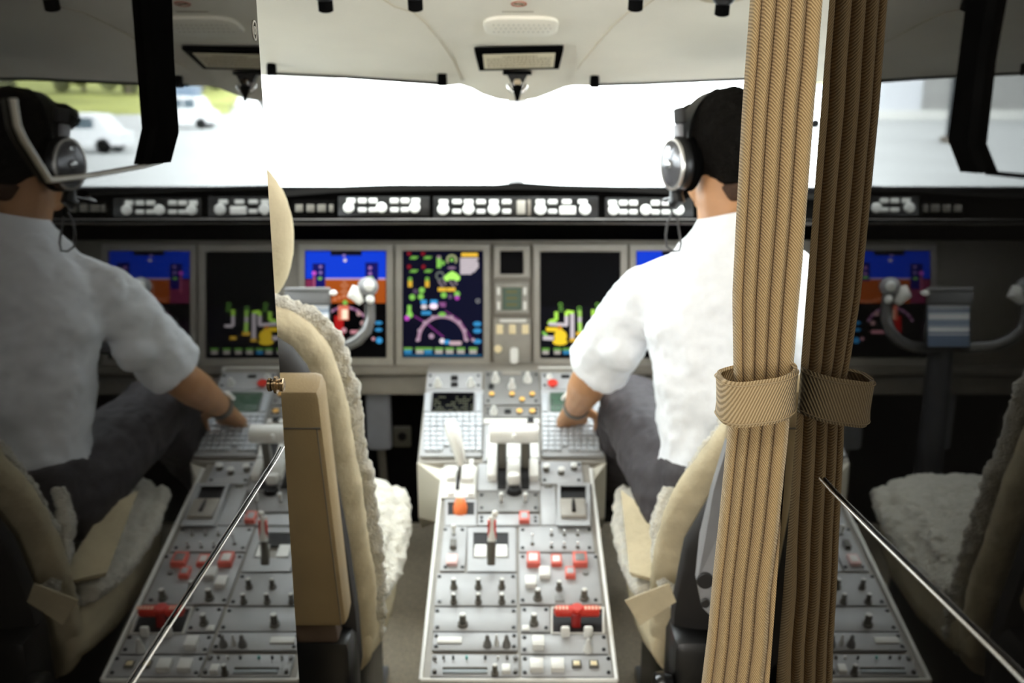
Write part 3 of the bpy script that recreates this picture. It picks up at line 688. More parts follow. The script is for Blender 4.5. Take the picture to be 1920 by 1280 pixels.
# guarded buttons
t = pp((973, 1039, 1124, 1134), 'large pale panel of square buttons, several with red guards, right side of deck')
button(t, PD, 1000, 1056, 25, 22, white, .014, 'guarded_button', reds); button(t, PD, 1087, 1056, 27, 22, plate_d, .014, 'guarded_button', reds)
button(t, PD, 1043, 1056, 20, 18, white, .010, 'guarded_button', reds); button(t, PD, 1069, 1080, 19, 17, plate, .012, 'guarded_button', reds)
button(t, PD, 1021, 1080, 21, 18, white, .012); button(t, PD, 995, 1097, 21, 18, white, .012)
knob(t, PD, 1048, 1107, 12, .020); knob(t, PD, 1008, 1125, 15, .024); knob(t, PD, 1095, 1125, 15, .024); button(t, PD, 1049, 1125, 18, 12, plate_d, .003, 'small_lamp'); knob(t, PD, 1098, 1077, 11, .004, plate_d, knobg, 'cap', 'key_lock')
t = pp((817, 1076, 969, 1137), 'pale panel with six knobs in two rows, left side of deck')
for x in (851, 897, 941):
    for y in (1104, 1132): knob(t, PD, x, y, 12, .022)
t = pp((813, 1140, 970, 1185), 'plain pale panel with a single knob, below the six-knob panel')
knob(t, PD, 868, 1174, 17, .026)
t = pp((811, 1187, 971, 1221), 'radio panel with a white name plate and a pair of dark fluted knobs', 'control panel', 'radio_panel', plate)
button(t, PD, 843, 1203, 46, 12, white, .003, 'name_plate')
for x in (914, 950): knob(t, PD, x, 1213, 15, .026, plate_d, knobg, 'cone')
knob(t, PD, 931, 1211, 9, .024, knobw, plate_d, 'cone')
t = pp((808, 1228, 973, 1270), 'radio panel with a long narrow display slot at the deck\'s near left corner', 'control panel', 'radio_panel', plate)
button(t, PD, 872, 1262, 84, 7, mat('dull blue display', (.30, .34, .35), .3), .003, 'display_strip'); button(t, PD, 872, 1256, 84, 2.5, knobg, .004, 'slot_edge')
knob(t, PD, 928, 1266, 13, .022); button(t, PD, 949, 1260, 16, 14, white, .01)
for x, m in ((832, knobg), (850, blackp), (875, mat('teal lamp', (.1, .45, .4), .3)), (910, blackp), (934, white), (951, knobg)): knob(t, PD, x, 1237, 5, .006, m, m, 'cap', 'round_button')
for x in (815, 967):
    for y in (1238, 1262): knob(t, PD, x, y, 8, .006, plate_d, knobg, 'cap', 'knurled_screw')
t = pp((976, 1138, 1031, 1186), 'small square panel with one knob, left of the red handle')
knob(t, PD, 1001, 1172, 15, .024); button(t, PD, 986, 1180, 14, 10, white, .003, 'name_plate')
# red T handle in its well
t = obj('handle_well', framed(PD, (1033, 1137, 1134, 1188), (1037, 1141, 1129, 1185), plate, .006), white, ped)
Mx, w, h = PD.rect(1035, 1139, 1131, 1187); put('well_floor', MB().box((0, 0, .001), (w, h, .003)).mesh('well_floor', hole), t, Mx)
for x in (1060, 1103): obj('guard_post', MB().box(PD.hit(x, 1184, .014), (.017, .010, .022), .004), white, t)
t = thing('gear_release_handle', PD.hit(1080, 1186), 'wide red T-shaped handle lying across a dark well, right side of deck', 'handle')
Mh = Matrix.Translation(W(1082, 1145, 1.865)) @ PD.R
obj('crossbar', MB().box((0, 0, 0), (.086, .020, .017), .006, M=Mh), redm, t)
obj('handle_boss', MB().lathe([(.012, -.007), (.013, .008), (.010, .0105)], 18, M=Mh), redm, t)
obj('handle_stem', MB().box((W(1080, 1168, 1.86)), (.018, .012, .042), .004), mat('deep red plastic', (.30, .01, .008), .4), t)
mbx = MB()
for s, cnt in ((-1, 4), (1, 5)):
    for k in range(cnt): mbx.box((s*.029+(k-cnt/2+.5)*.0066, -.001, .0089), (.0044, .009, .0006), 0, M=Mh)
lab(obj('handle_legend', mbx, mat('pale orange lettering', (.95, .55, .40), .4), t, smooth=0), 'faded pale lettering')
t = pp((976, 1190, 1139, 1227), 'pale panel with a white square button on the left and a knob on the right')
button(t, PD, 1009, 1212, 23, 20, white, .014); knob(t, PD, 1102, 1222, 17, .028, style='cone', side=knobg)
t = pp((977, 1230, 1148, 1270), 'pale panel with two white square buttons and two amber ones at the deck\'s near right corner')
for x in (1006, 1045): button(t, PD, x, 1254, 25, 20, white, .013)
for x in (1081, 1113): button(t, PD, x, 1249, 18, 13, amber_p, .005, 'amber_button', knobg)
# ------------------------------------------------------------------ organic shapes
def organic(o, voxel, smooth=0, disp=None):
    r = o.modifiers.new('remesh', 'REMESH'); r.mode = 'VOXEL'; r.voxel_size = voxel; r.use_smooth_shade = True
    if smooth:
        sm_ = o.modifiers.new('smooth', 'SMOOTH'); sm_.factor = .5; sm_.iterations = smooth
    for k, (size, strength, kind) in enumerate(disp or []):
        tx = bpy.data.textures.new('folds', 'CLOUDS' if kind == 'c' else 'VORONOI'); tx.noise_scale = size
        if kind == 'c': tx.noise_depth = 2
        d_ = o.modifiers.new('displace', 'DISPLACE'); d_.texture = tx; d_.strength = strength; d_.mid_level = .5; d_.texture_coords = 'LOCAL'
    return o
FLUFF = [(.028, .016, 'c'), (.009, .012, 'c')]
# ------------------------------------------------------------------ seats
def outline(tab, n=3):
    return tab
def seat(xc, s, label):
    """s = +1: inboard side is on +x (left seat); s = -1 mirrored"""
    base = Vector((xc, 1.62, .50)); up = Vector((0, -.232, .973)).normalized(); fw = Vector((0, .973, .232)).normalized(); ri = Vector((1, 0, 0))
    M = Matrix((ri, fw, up)).transposed().to_4x4(); M.translation = base
    t = thing('pilot_seat', (xc, 1.85, FZ), label, 'seat', None)
    T = [(-.03, .165), (.0, .19), (.08, .205), (.2, .207), (.33, .202), (.45, .193), (.55, .178), (.62, .157), (.66, .130), (.69, .095), (.705, .05)]
    if s > 0: T = T[:6]+[(.55, .188), (.62, .176), (.66, .164), (.69, .146), (.708, .120), (.722, .075)]
    if s < 0: T = [(-.03, .165), (.0, .185), (.08, .200), (.2, .205), (.33, .195), (.42, .160), (.49, .122), (.55, .09), (.58, .05)]
    def cover(dw, y0, y1, tmax=.8, tmin=-.1, crown=0):
        mb = MB(); rings = []
        for z, w in T:
            if z > tmax or z < tmin: continue
            w = max(.02, w+dw); n = 20; rg = []
            for k in range(n):
                a = 2*PI*k/n; ca, sa = math.cos(a), math.sin(a)
                e = .45
                rg.append((w*math.copysign(abs(ca)**e, ca), (y0+y1)/2+(y1-y0)/2*math.copysign(abs(sa)**.7, sa)-crown*(abs(ca)**4), z))
            rings.append(rg)
        mb.loft(rings, M=M); return mb
    obj('seat_shell', cover(-.022 if s > 0 else -.030, -.095, -.020), shell, t)
    organic(obj('backrest', cover(-.004, -.018, .055), suede, t), .008, 3, [(.09, .012, 'c'), (.03, .004, 'c')])
    organic(obj('fleece_cover', cover(.010 if s > 0 else -.022, .040, .075), fleece, t), .006, 0, FLUFF)
    # headrest
    hr = MB(); hc = W(545, 455, 1.62)
    hcy, hcz = hc.y+.02, hc.z
    hx = xc if s > 0 else .585
    hr.ball((hx, hcy, hcz+.012), (.088, .045, .130), 24)
    organic(obj('headrest', hr, suede, t), .007, 4, [(.06, .004, 'c')])
    obj('headrest_post', MB().tube([(hx, hcy, hcz-.09), (hx if s > 0 else .52, hcy, hcz-(.24 if s > 0 else .40))], .012, 10), knobg, t)
    # cushion with fleece
    cu = MB(); n = 20; rings = []
    for y, w, zt, zb in ((1.60, .19, .60, .50), (1.68, .205, .615, .475), (1.80, .21, .625, .46), (1.95, .205, .635, .46), (2.05, .19, .635, .47), (2.11, .17, .615, .50), (2.13, .14, .59, .53)):
        rings.append([(xc+w*math.copysign(abs(math.cos(2*PI*k/n))**.5, math.cos(2*PI*k/n)), y, (zt+zb)/2+(zt-zb)/2*math.copysign(abs(math.sin(2*PI*k/n))**.6, math.sin(2*PI*k/n))) for k in range(n)])
    cu.loft(rings); organic(obj('seat_cushion', cu, suede, t), .008, 3, [(.08, .010, 'c')])
    fl = MB(); rings = []
    for y, w, zt in ((1.66, .190, .655), (1.75, .200, .675), (1.9, .200, .685), (2.02, .192, .69), (2.10, .17, .68), (2.15, .14, .645), (2.165, .11, .61)):
        rings.append([(xc+w*math.copysign(abs(math.cos(2*PI*k/n))**.5, math.cos(2*PI*k/n)), y, zt-.045+.04*math.copysign(abs(math.sin(2*PI*k/n))**.6, math.sin(2*PI*k/n))) for k in range(n)])
    fl.loft(rings)
    fl.tube([(xc+s*.197, 1.66, .62), (xc+s*.205, 1.8, .61), (xc+s*.205, 1.95, .63), (xc+s*.19, 2.08, .64)], [.02, .026, .026, .022], 10)
    organic(obj('fleece_cushion_cover', fl, fleece, t), .006, 0, FLUFF)
    # belt strap hanging at the inboard side
    if s < 0:
        a = [W(1172, 1126, 1.66), W(1255, 1094, 1.66), W(1268, 1128, 1.66), W(1200, 1172, 1.66)]
        organic(obj('fleece_edge', MB().tube([W(1256, 915, 1.80), W(1238, 970, 1.79), W(1238, 1040, 1.77), W(1250, 1100, 1.74), W(1270, 1135, 1.72)], [.012, .017, .018, .018, .012], 12), fleece, t), .005, 0, [(.02, .012, 'c'), (.008, .008, 'c')])
        obj('belt_strap', MB().slab(a, .006), suede, t, smooth=0)
        obj('side_flap', MB().slab([W(1168, 925, 2.02), W(1185, 1080, 1.86), W(1262, 1100, 1.80), W(1215, 960, 1.95)], .012), suede, t, smooth=0)
    # armrest folded up behind the backrest
    P0 = Vector((0, 1.333, 1.137)); P1 = Vector((0, 1.462, .693)); d = (P1-P0); L = d.length; d.normalize()
    nn = Vector((1, 0, 0)).cross(d).normalized()
    Ma = Matrix((Vector((1, 0, 0)), nn, d)).transposed().to_4x4(); Ma.translation = P0 + Vector((xc + s*(.128 if s > 0 else .080), 0, 0))
    if s < 0: L -= .05
    ar = MB(); ar.box((0, 0, L/2), (.104, .058, L), .014)
    obj('armrest', ar, leather, t, Ma)
    obj('stitch_line', MB().box((0, .0295, .062), (.095, .002, .0018)).box((0, -.0295, .062), (.095, .002, .0018)).box((s*.042, -.0295, L*.56), (.0012, .002, L*.85)).box((s*.042, .0295, L*.56), (.0012, .002, L*.85)), knobg, t, Ma)
    obj('armrest_bracket', MB().box((-s*.004, .004, L+.035), (.07, .04, .085), .006), mat('brown bracket', (.10, .065, .045), .5, noise=.1), t, Ma)
    # recline gear under the backrest
    obj('recline_frame', MB().box((xc+s*.10, 1.50, .54), (.16, .10, .22), .02).box((xc-s*.08, 1.52, .50), (.16, .08, .16), .02), blackp, t)
    kb = W(675 if s > 0 else 1280, 1232 if s > 0 else 1165, 1.50)
    kb = Vector((xc+s*.195, 1.44, .53 if s > 0 else .56))
    Mk = Matrix.Translation(kb) @ Matrix.Rotation(math.radians(90), 4, 'Y')
    obj('recline_knob', MB().lathe([(.034, -.014), (.037, -.008), (.037, .008), (.033, .014), (.02, .015)], 26, M=Mk), mat('shiny black knob', (.01, .01, .01), .15), t)
    if s < 0:
        pts = [W(1368, 820, 1.44), W(1338, 920, 1.46), W(1316, 1010, 1.49), W(1308, 1090, 1.49), W(1318, 1140, 1.49), W(1330, 1152, 1.49), W(1372, 1150, 1.49), W(1392, 900, 1.46)]
        k = len(pts); off = Vector((0, .02, 0)); mb = MB(); mb.add(pts+[p+off for p in pts], [tuple(range(k)), tuple(range(k, 2*k))]+[(i, (i+1) % k, k+(i+1) % k, k+i) for i in range(k)])
        obj('hinge_plate', mb, shell_l, t, smooth=0)
        for x, y, r in ((1322, 1088, .013), (1322, 1130, .007)):
            obj('hinge_bolt', MB().lathe([(r, 0), (r*.9, .004)], 20, M=Matrix.Translation(W(x, y, 1.485)) @ PD.R @ Matrix.Rotation(math.radians(75), 4, 'X')), shell, t)
    else:
        obj('shell_screw', MB().ball(W(536, 665, 1.455), .0065), knobw, t)
    # pedestal legs on floor rails
    obj('seat_base', MB().box((xc, 1.82, .33), (.30, .42, .30), .02), blackp, t)
    for sx in (-1, 1): obj('floor_rail', MB().box((xc+sx*.13, 1.82, FZ+.012), (.035, .60, .022), .003), shell_l, t)
    return t
seat(-.445, 1, 'empty beige seat with white sheepskin cover, left of the pedestal')
seat(.445, -1, 'beige sheepskin seat the pilot sits in, partly behind the gathered curtain')
# ------------------------------------------------------------------ control yokes and their clips
def yoke(xc, mir, label):
    t = thing('control_yoke', (xc, 2.32, FZ), label, 'control yoke')
    dx = xc - (-.52)
    def Q(px, py, Z):
        p = W(px, py, Z); x = p.x if not mir else 2*(-.52)-p.x
        return Vector((x+dx, p.y, p.z))
    def both(px, py, Z):
        p = W(px, py, Z); return [Vector((p.x+dx, p.y, p.z)), Vector((2*(-.52)-p.x+dx, p.y, p.z))]
    pts = [(583, 648, 2.50), (615, 652, 2.49), (648, 648, 2.47), (672, 636, 2.46), (688, 618, 2.45), (694, 598, 2.45), (693, 575, 2.45), (690, 550, 2.44)]
    for k in (0, 1):
        mb = MB(); mb.tube([both(*p)[k] for p in pts], [.016, .016, .015, .0155, .015, .0145, .0145, .017], 14); obj('yoke_horn', mb, mat('grey yoke metal', (.20, .20, .20), .25, .6), t, smooth=60)
        mb = MB(); mb.ball(both(690, 537, 2.435)[k], (.026, .022, .024)); obj('grip_head', mb, shell_l, t, smooth=80)
        mb = MB(); c = both(692, 536, 2.415)[k]; mb.ball(c, (.013, .008, .013)); obj('thumb_switch', mb, knobw, t, smooth=80)
        mb = MB(); c = both(694, 561, 2.425)[k]; mb.ball(c, (.011, .008, .011)); obj('thumb_switch', mb, knobw, t, smooth=80)
        mb = MB(); a = both(668, 536, 2.43)[k]; b = both(678, 568, 2.43)[k]; c = both(664, 552, 2.43)[k]
        mb.tube([a, c, b], [.010, .018, .008], 12); obj('palm_rest', mb, white, t, smooth=60)
    obj('yoke_hub', MB().box(W(578, 628, 2.50)+Vector((dx, 0, 0)), (.10, .05, .08), .02), shell, t)
    obj('yoke_column', MB().tube([W(578, 640, 2.52)+Vector((dx, 0, 0)), W(590, 760, 2.52)+Vector((dx, 0, 0)), W(600, 900, 2.55)+Vector((dx, 0, 0)), Vector((W(600, 900, 2.55).x+dx, 2.45, FZ))], [.03, .032, .035, .04], 16), mat('dim blue grey column', (.05, .052, .06), .4, noise=.05), t, smooth=60)
    return t
yoke(-.52, False, 'ram\'s horn control yoke with pale thumb switches, in front of the leftmost display')
yoke(.54, False, 'ram\'s horn control yoke hidden in front of the seated pilot')
for xc, l in ((-.52, 'grey-topped clip holding a blue and white striped card, on the empty seat\'s yoke'), (.54, 'grey-topped clip with a card on the yoke in front of the pilot')):
    dx = Vector((xc+.52, 0, 0)); t = thing('checklist_clip', W(578, 650, 2.44)+dx, l, 'clipboard')
    CK = Plane(W(960, 600, 2.45), W(960, 500, 2.45))
    def cb(x0, y0, x1, y1, h, th, m, nm):
        Mx, w, hh = CK.rect(x0, y0, x1, y1); Mx = Matrix.Translation(dx) @ Mx
        return put(nm, MB().box((0, 0, h), (w, hh, th), min(th*.4, .003)).mesh(nm, m), t, Mx)
    cb(537, 541, 621, 656, 0, .008, shell, 'clip_board'); cb(536, 545, 621, 571, .008, .014, mat('dark grey clip', (.16, .16, .165), .35), 'clip_bar'); cb(536, 539, 621, 545, .010, .018, shell_l, 'clip_edge')
    cardm = mat('blue card', (.20, .28, .42), .5); cardw = mat('white card', (.95, .96, .98), .4)
    card = cb(540, 572, 618, 650, .005, .003, cardm, 'card')
    for y0, y1, m in ((573, 576, cardw), (578, 580, cardw), (584, 589, mat('pale blue card', (.55, .62, .72), .5)), (589, 599, cardw), (602, 604, mat('pale blue card', (.5, .6, .7), .5)), (608, 611, mat('pale blue card', (.5, .6, .7), .5)), (613, 622, cardw), (626, 628, cardw)):
        Mx, w, hh = CK.rect(541, y0, 617, y1); put('card_stripe', MB().box((0, 0, .0068), (w, hh, .0008)).mesh('card_stripe', m), card, Matrix.Translation(dx) @ Mx)
    obj('clip_knob', MB().ball(W(625, 549, 2.43)+dx, (.010, .009, .007)), white, t)
# small square socket plate deep in the left foot well
t = thing('socket_plate', W(754, 835, 3.135), 'small square plate with a round black socket in the left foot well', 'socket')
obj('plate_frame', MB().box(W(754, 818, 3.135), (.055, .02, .065), .003), mat('dim khaki plate', (.14, .13, .10), .5), t); obj('socket_hole', MB().lathe([(.015, 0), (.013, .006)], 18, M=Matrix.Translation(W(754, 818, 3.125)) @ Matrix.Rotation(PI/2, 4, 'X')), hole, t)
# ------------------------------------------------------------------ the pilot
def skin_mat():
    m = mat('warm skin', (.52, .27, .13), .5, noise=.08, nscale=20, bump=.08, bscale=120)
    p = m.node_tree.nodes['Principled BSDF']; p.inputs['Subsurface Weight'].default_value = .05; p.inputs['Subsurface Radius'].default_value = (.6, .25, .15); p.inputs['Subsurface Scale'].default_value = .01
    return m
skin = skin_mat()
shirt_m = mat('white poplin', (.88, .90, .93), .8, noise=.03, nscale=60, bump=.1, bscale=300)
trou_m = mat('dark grey trousers', (.048, .042, .046), .7, noise=.12, nscale=120, bump=.15, bscale=300)
hair_m = mat('black brown hair', (.005, .004, .003), .7, spec=.1, noise=.3, nscale=90, bump=.8, bscale=260)
HIP = Vector((.445, 1.78, .765)); NECK = Vector((.425, 1.900, 1.250)); HEAD = Vector((.412, 1.965, 1.398))
SH_L = Vector((.262, 1.915, 1.135)); EL_L = W(1106, 712, 2.12); WR_L = W(1080, 763, 2.345)
SH_R = Vector((.598, 1.93, 1.150)); EL_R = Vector((.665, 2.05, .92)); WR_R = Vector((.60, 2.27, .93))
KN_L = W(1185, 762, 2.27); AN_L = Vector((.26, 2.50, .46)); KN_R = Vector((.68, 2.15, .86)); AN_R = Vector((.68, 2.50, .46))
pilot = thing('person', (HIP.x, HIP.y, FZ), 'pilot seen from behind in a white short-sleeved shirt and dark trousers, reaching for the pedestal', 'person')
def ellring(c, rx, ry, n=20, e=.8, tilt=0):
    out = []
    for k in range(n):
        a = 2*PI*k/n; ca, sa = math.cos(a), math.sin(a)
        out.append((c[0]+rx*math.copysign(abs(ca)**e, ca), c[1]+ry*math.copysign(abs(sa)**e, sa), c[2]+tilt*sa))
    return out
def hand(mb, wr, d, up, side, curl=.5):
    """d: along the hand, up: back of the hand, side: +1 thumb on d x up side"""
    d = Vector(d).normalized(); up = Vector(up); up = (up-d*up.dot(d)).normalized(); r = d.cross(up)*side
    c = wr + d*.045
    for i in range(5):
        o = r*(-.028+.014*i); mb.bone(wr+d*.012+o*.6, wr+d*.082+o, .0145, .0125, 10)
    lens = (.036, .043, .040, .030)
    for i in range(4):
        o = r*(.031-.0205*i); b = wr+d*(.088-.004*abs(i-1))+o; L = lens[i]
        dd = d; p = b; rad = .0088 if i < 3 else .0078
        for j, (f, an) in enumerate(((1, .35), (.7, .9), (.5, .7))):
            dd = (Matrix.Rotation(-curl*an*side, 3, r) @ dd) if True else dd
            nx = p + dd*L*f; mb.bone(p, nx, rad, rad*.92, 8); p = nx; rad *= .92
    b = wr+d*.022+r*.028-up*.004; dd = (d*.7+r*.75-up*.25).normalized()
    m1 = b+dd*.035; m2 = m1+(d*.9+r*.15-up*.35).normalized()*.032; m3 = m2+(d*.9-r*.15-up*.4).normalized()*.024
    mb.bone(b, m1, .014, .0105, 8); mb.bone(m1, m2, .0105, .009, 8); mb.bone(m2, m3, .009, .0078, 8)
body = MB()
# trunk, kept a little inside the clothes
tr = []
for t_, rx, ry in ((-.10, .13, .10), (0, .165, .115), (.25, .145, .10), (.5, .145, .10), (.75, .145, .10), (.88, .10, .08), (1.0, .06, .056)):
    tr.append(ellring(HIP.lerp(NECK, t_), rx, ry))
body.loft(tr)
body.bone(NECK-Vector((0, .0, .03)), HEAD-Vector((0, .012, .05)), .060, .056)
# head: skull, jaw, nose, brow, ears
hd = Vector((-.50, 1, -.22)).normalized(); hr_ = hd.cross(Vector((0, 0, 1))).normalized(); hu = hr_.cross(hd)
MH = Matrix((hr_, hd, hu)).transposed().to_4x4(); MH.translation = HEAD
body.ball((0, -.012, .022), (.074, .094, .092), 24, M=MH); body.ball((0, .030, -.040), (.058, .062, .068), 20, M=MH)
body.ball((0, .070, -.085), (.024, .018, .018), 12, M=MH); body.ball((0, .088, .018), (.048, .016, .014), 12, M=MH)
body.loft([[(x*w, y, z+zz) for x, zz in ((-1, 0), (0, .008), (1, 0), (0, -.006))] for w, y, z in ((.006, .090, .012), (.010, .108, -.018), (.014, .106, -.026))], M=MH)
body.ball((0, .104, -.022), (.014, .014, .009), 10, M=MH); body.ball((0, .093, -.052), (.022, .008, .005), 10, M=MH); body.ball((0, .091, -.062), (.019, .008, .006), 10, M=MH)
for s in (-1, 1):
    body.ball((s*.078, -.004, -.006), (.010, .020, .033), 12, M=MH)
for S, E, R, sd in ((SH_L, EL_L, WR_L, 1), (SH_R, EL_R, WR_R, -1)):
    body.bone(S, E, .044, .038); mid = E.lerp(R, .3); body.bone(E, mid, .041, .041); body.bone(mid, R, .041, .027)
    body.bone(NECK-Vector((0, .0, .07)), S-Vector((0, 0, .01)), .044, .040)
tgt = W(1070, 796, 2.44)
hand(body, WR_L, tgt-WR_L, Vector((0, -.45, 1)), 1, .75)
hand(body, WR_R, Vector((-.25, 1, -.25)), Vector((.3, 0, 1)), -1, .6)
for H, Kn, An in ((Vector((.33, 1.80, .755)), KN_L, AN_L), (Vector((.51, 1.80, .755)), KN_R, AN_R)):
    body.bone(H, Kn, .078, .055); body.bone(Kn, Kn.lerp(An, .35), .055, .052); body.bone(Kn.lerp(An, .35), An, .052, .036); body.bone(An, An+Vector((0, .12, -.03)), .034, .03)
organic(obj('body', body, skin, pilot), .0055, 3)
# hair, short at the neck
hm = MB(); hm.ball((0, -.020, .030), (.083, .097, .098), 26, M=MH); hm.ball((0, -.060, -.020), (.066, .050, .060), 20, M=MH); hm.ball((0, .060, .085), (.055, .045, .03), 16, M=MH)
organic(obj('hair', hm, hair_m, pilot), .006, 1, [(.015, .012, 'c')])
hm = MB(); hm.loft([ellring(Vector((0, -.063, -.092)), .040, .022), ellring(Vector((0, -.066, -.06)), .055, .038)], M=MH); organic(obj('nape_hair', hm, mat('cropped nape hair', (.06, .03, .016), .8, noise=.3, nscale=200), pilot), .006, 2)
for s in (-1, 1): obj('eye', MB().ball((s*.030, .080, .004), .012, 14, M=MH), mat('eye white', (.8, .78, .75), .2), pilot); obj('eyebrow', MB().ball((s*.030, .096, .024), (.017, .006, .004), 10, M=MH), hair_m, pilot)
# shirt: trunk, yoke, loose short sleeves, collar
sh = MB(); tr = []
tb = ((.02, .158, .130, .0), (.14, .160, .132, 0), (.30, .158, .125, 0), (.5, .166, .124, 0), (.66, .178, .124, 0), (.78, .170, .118, 0), (.90, .125, .098, 0), (1.0, .085, .078, 0), (1.04, .070, .066, 0))
for t_, rx, ry, _ in tb: tr.append(ellring(HIP.lerp(NECK, t_)+Vector((0, -.006, 0)), rx, ry, 28, .85))
sh.loft(tr)
for S, E in ((SH_L, EL_L), (SH_R, EL_R)):
    sh.bone(NECK-Vector((0, .0, .050)), S-Vector((0, 0, .004)), .060, .056)
    d = E-S; cuff = S+d*.80
    sh.bone(S, S+d*.3, .056, .062, 18)
    sh.tube([S+d*.1, S+d*.35, S+d*.6, S+d*.82, S+d*.88], [.058, .064, .067, .068, .062], 20)
    sh.ball(S+d*.40+Vector((0, -.035, -.03)), (.05, .04, .05))
so = organic(obj('shirt', sh, shirt_m, pilot), .006, 8, [(.06, .022, 'c')])
co = MB(); nd = (HEAD-NECK).normalized()
cr = []
for h, r_ in ((-.025, .078), (.012, .070), (.030, .066), (.034, .069), (.018, .077), (-.030, .088)):
    cr.append([NECK + Vector((r_*math.cos(2*PI*k/24), r_*math.sin(2*PI*k/24), h+.012*math.cos(2*PI*k/24+PI/2)+.014*math.cos(2*PI*k/24)))+Vector((0, .0, .012)) for k in range(24)])
co.loft(cr, caps=False); obj('collar', co, shirt_m, pilot, smooth=60)
sm2 = MB(); d = EL_L-SH_L
# trousers
tm = MB(); tm.loft([ellring(HIP+Vector((0, -.01, z)), rx, ry, 24, .85) for z, rx, ry in ((-.07, .15, .11), (-.03, .172, .135), (.04, .172, .132), (.09, .160, .122))])
for H, Kn, An in ((Vector((.335, 1.80, .752)), KN_L, AN_L), (Vector((.505, 1.80, .752)), KN_R, AN_R)):
    tm.bone(H, Kn, .092, .074, 18); low = Kn.lerp(An, .9)
    tm.tube([Kn, Kn.lerp(An, .3), Kn.lerp(An, .6), low], [.073, .070, .064, .058], 16); tm.ball(Kn, .073)
organic(obj('trousers', tm, trou_m, pilot), .007, 4, [(.06, .020, 'c'), (.02, .005, 'c')])
for An in (AN_L, AN_R):
    st = MB(); st.tube([An+Vector((0, -.05, -.035)), An+Vector((0, 0, -.045)), An+Vector((0, .10, -.04)), An+Vector((0, .19, -.06)), An+Vector((0, .22, -.07))], [.03, .04, .042, .034, .018], 16); st.ball(An+Vector((0, -.01, -.01)), (.042, .05, .045))
    organic(obj('shoe', st, blackp, pilot), .006, 3)
# wristwatch
d = (WR_L-EL_L).normalized(); Mw = Matrix.Translation(WR_L-d*.012) @ d.to_track_quat('Z', 'Y').to_matrix().to_4x4()
wt = thing('wristwatch', WR_L, 'dark wristwatch with a pale face on the pilot\'s left wrist', 'watch')
mb = MB(); mb.loft([[(r*math.cos(2*PI*k/20), r*math.sin(2*PI*k/20), z) for k in range(20)] for r, z in ((.0285, -.010), (.0315, -.010), (.0315, .010), (.0285, .010), (.0285, -.010))], M=Mw, caps=False); obj('watch_strap', mb, knobg, wt)
fc = Mw.inverted().to_3x3() @ Vector((-.5, -.5, 1)); fc.z = 0; fc.normalize(); an = math.atan2(fc.y, fc.x)
Mf = Mw @ Matrix.Rotation(an, 4, 'Z') @ Matrix.Translation((.031, 0, 0)) @ Matrix.Rotation(PI/2, 4, 'Y')
obj('watch_face', MB().lathe([(.015, 0), (.015, .006), (.012, .008)], 22, M=Mf), knobw, wt)
# headset
hs = thing('headset', HEAD+Vector((0, 0, .1)), 'black aviation headset with a silver-rimmed oval ear cup on the pilot\'s head', 'headset')
mb = MB(); arc = [MH @ Vector((.096*math.cos(a), -.004, .012+.110*math.sin(a))) for a in [PI*k/20 for k in range(21)]]
rings = []
for k, p in enumerate(arc):
    a = PI*k/20; o_ = (MH.to_3x3() @ Vector((math.cos(a), 0, math.sin(a)))); f_ = MH.to_3x3() @ Vector((0, 1, 0))
    rings.append([p+f_*.016-o_*.005, p+f_*.018+o_*.004, p-f_*.018+o_*.004, p-f_*.016-o_*.005])
mb.loft(rings); obj('headband', mb, blackp, hs, smooth=60)
for s in (-1, 1):
    ear = MH @ Matrix.Translation((s*.086, .004, -.012)) @ Matrix.Rotation(s*PI/2, 4, 'Y') @ Matrix.Rotation(math.radians(8*s), 4, 'Z')
    obj('ear_cushion', MB().lathe([(.036, -.012), (.041, -.006), (.041, .006), (.036, .010)], 26, M=ear, sx=1.30), blackm, hs)
    cup = MB().lathe([(.037, .008), (.040, .018), (.038, .030), (.034, .034)], 28, M=ear, sx=1.32); obj('ear_cup', cup, blackp, hs)
    obj('cup_rim', MB().loft([[(r*math.cos(2*PI*k/30)*1.32, r*math.sin(2*PI*k/30), z) for k in range(30)] for r, z in ((.0345, .032), (.0375, .031), (.0375, .036), (.034, .037), (.033, .034))], M=ear, caps=False), mat('brushed silver rim', (.55, .52, .48), .3, .7), hs)
    obj('cup_cap', MB().lathe([(.033, .033), (.030, .037), (.018, .040), (.004, .0405)], 28, M=ear, sx=1.32), mat('glossy grey cap', (.16, .16, .17), .12, .4), hs)
    obj('cap_boss', MB().lathe([(.009, .040), (.008, .045), (.004, .046)], 16, M=ear), mat('cap silver', (.5, .5, .5), .2, .8), hs)
    e2 = ear @ Matrix.Translation((.030, 0, 0)); obj('cap_boss', MB().lathe([(.0045, .034), (.004, .041)], 14, M=e2), mat('cap silver', (.5, .5, .5), .2, .8), hs)
    obj('yoke_fork', MB().box((s*.100, .004, .045), (.012, .022, .036), .004, M=MH), mat('grey fork', (.30, .30, .32), .3), hs)
    obj('slider_block', MB().box((s*.098, -.002, .078), (.012, .030, .030), .004, M=MH), shell, hs)
B0 = MH @ Vector((-.105, .02, -.055))
obj('mic_mount', MB().tube([B0, B0+Vector((.004, -.006, -.024)), B0+Vector((-.004, 0, -.034))], [.011, .015, .012], 12), blackp, hs)
C0 = W(1272, 396, 1.90)
obj('cable_loop', MB().tube([W(1262, 398, 1.88), W(1252, 415, 1.88), W(1248, 440, 1.88), W(1250, 462, 1.88), W(1262, 471, 1.88), W(1274, 470, 1.88), W(1277, 455, 1.88), W(1273, 430, 1.88), W(1270, 405, 1.88)], .0022, 8), mat('dark grey cable', (.05, .045, .045), .4), hs)
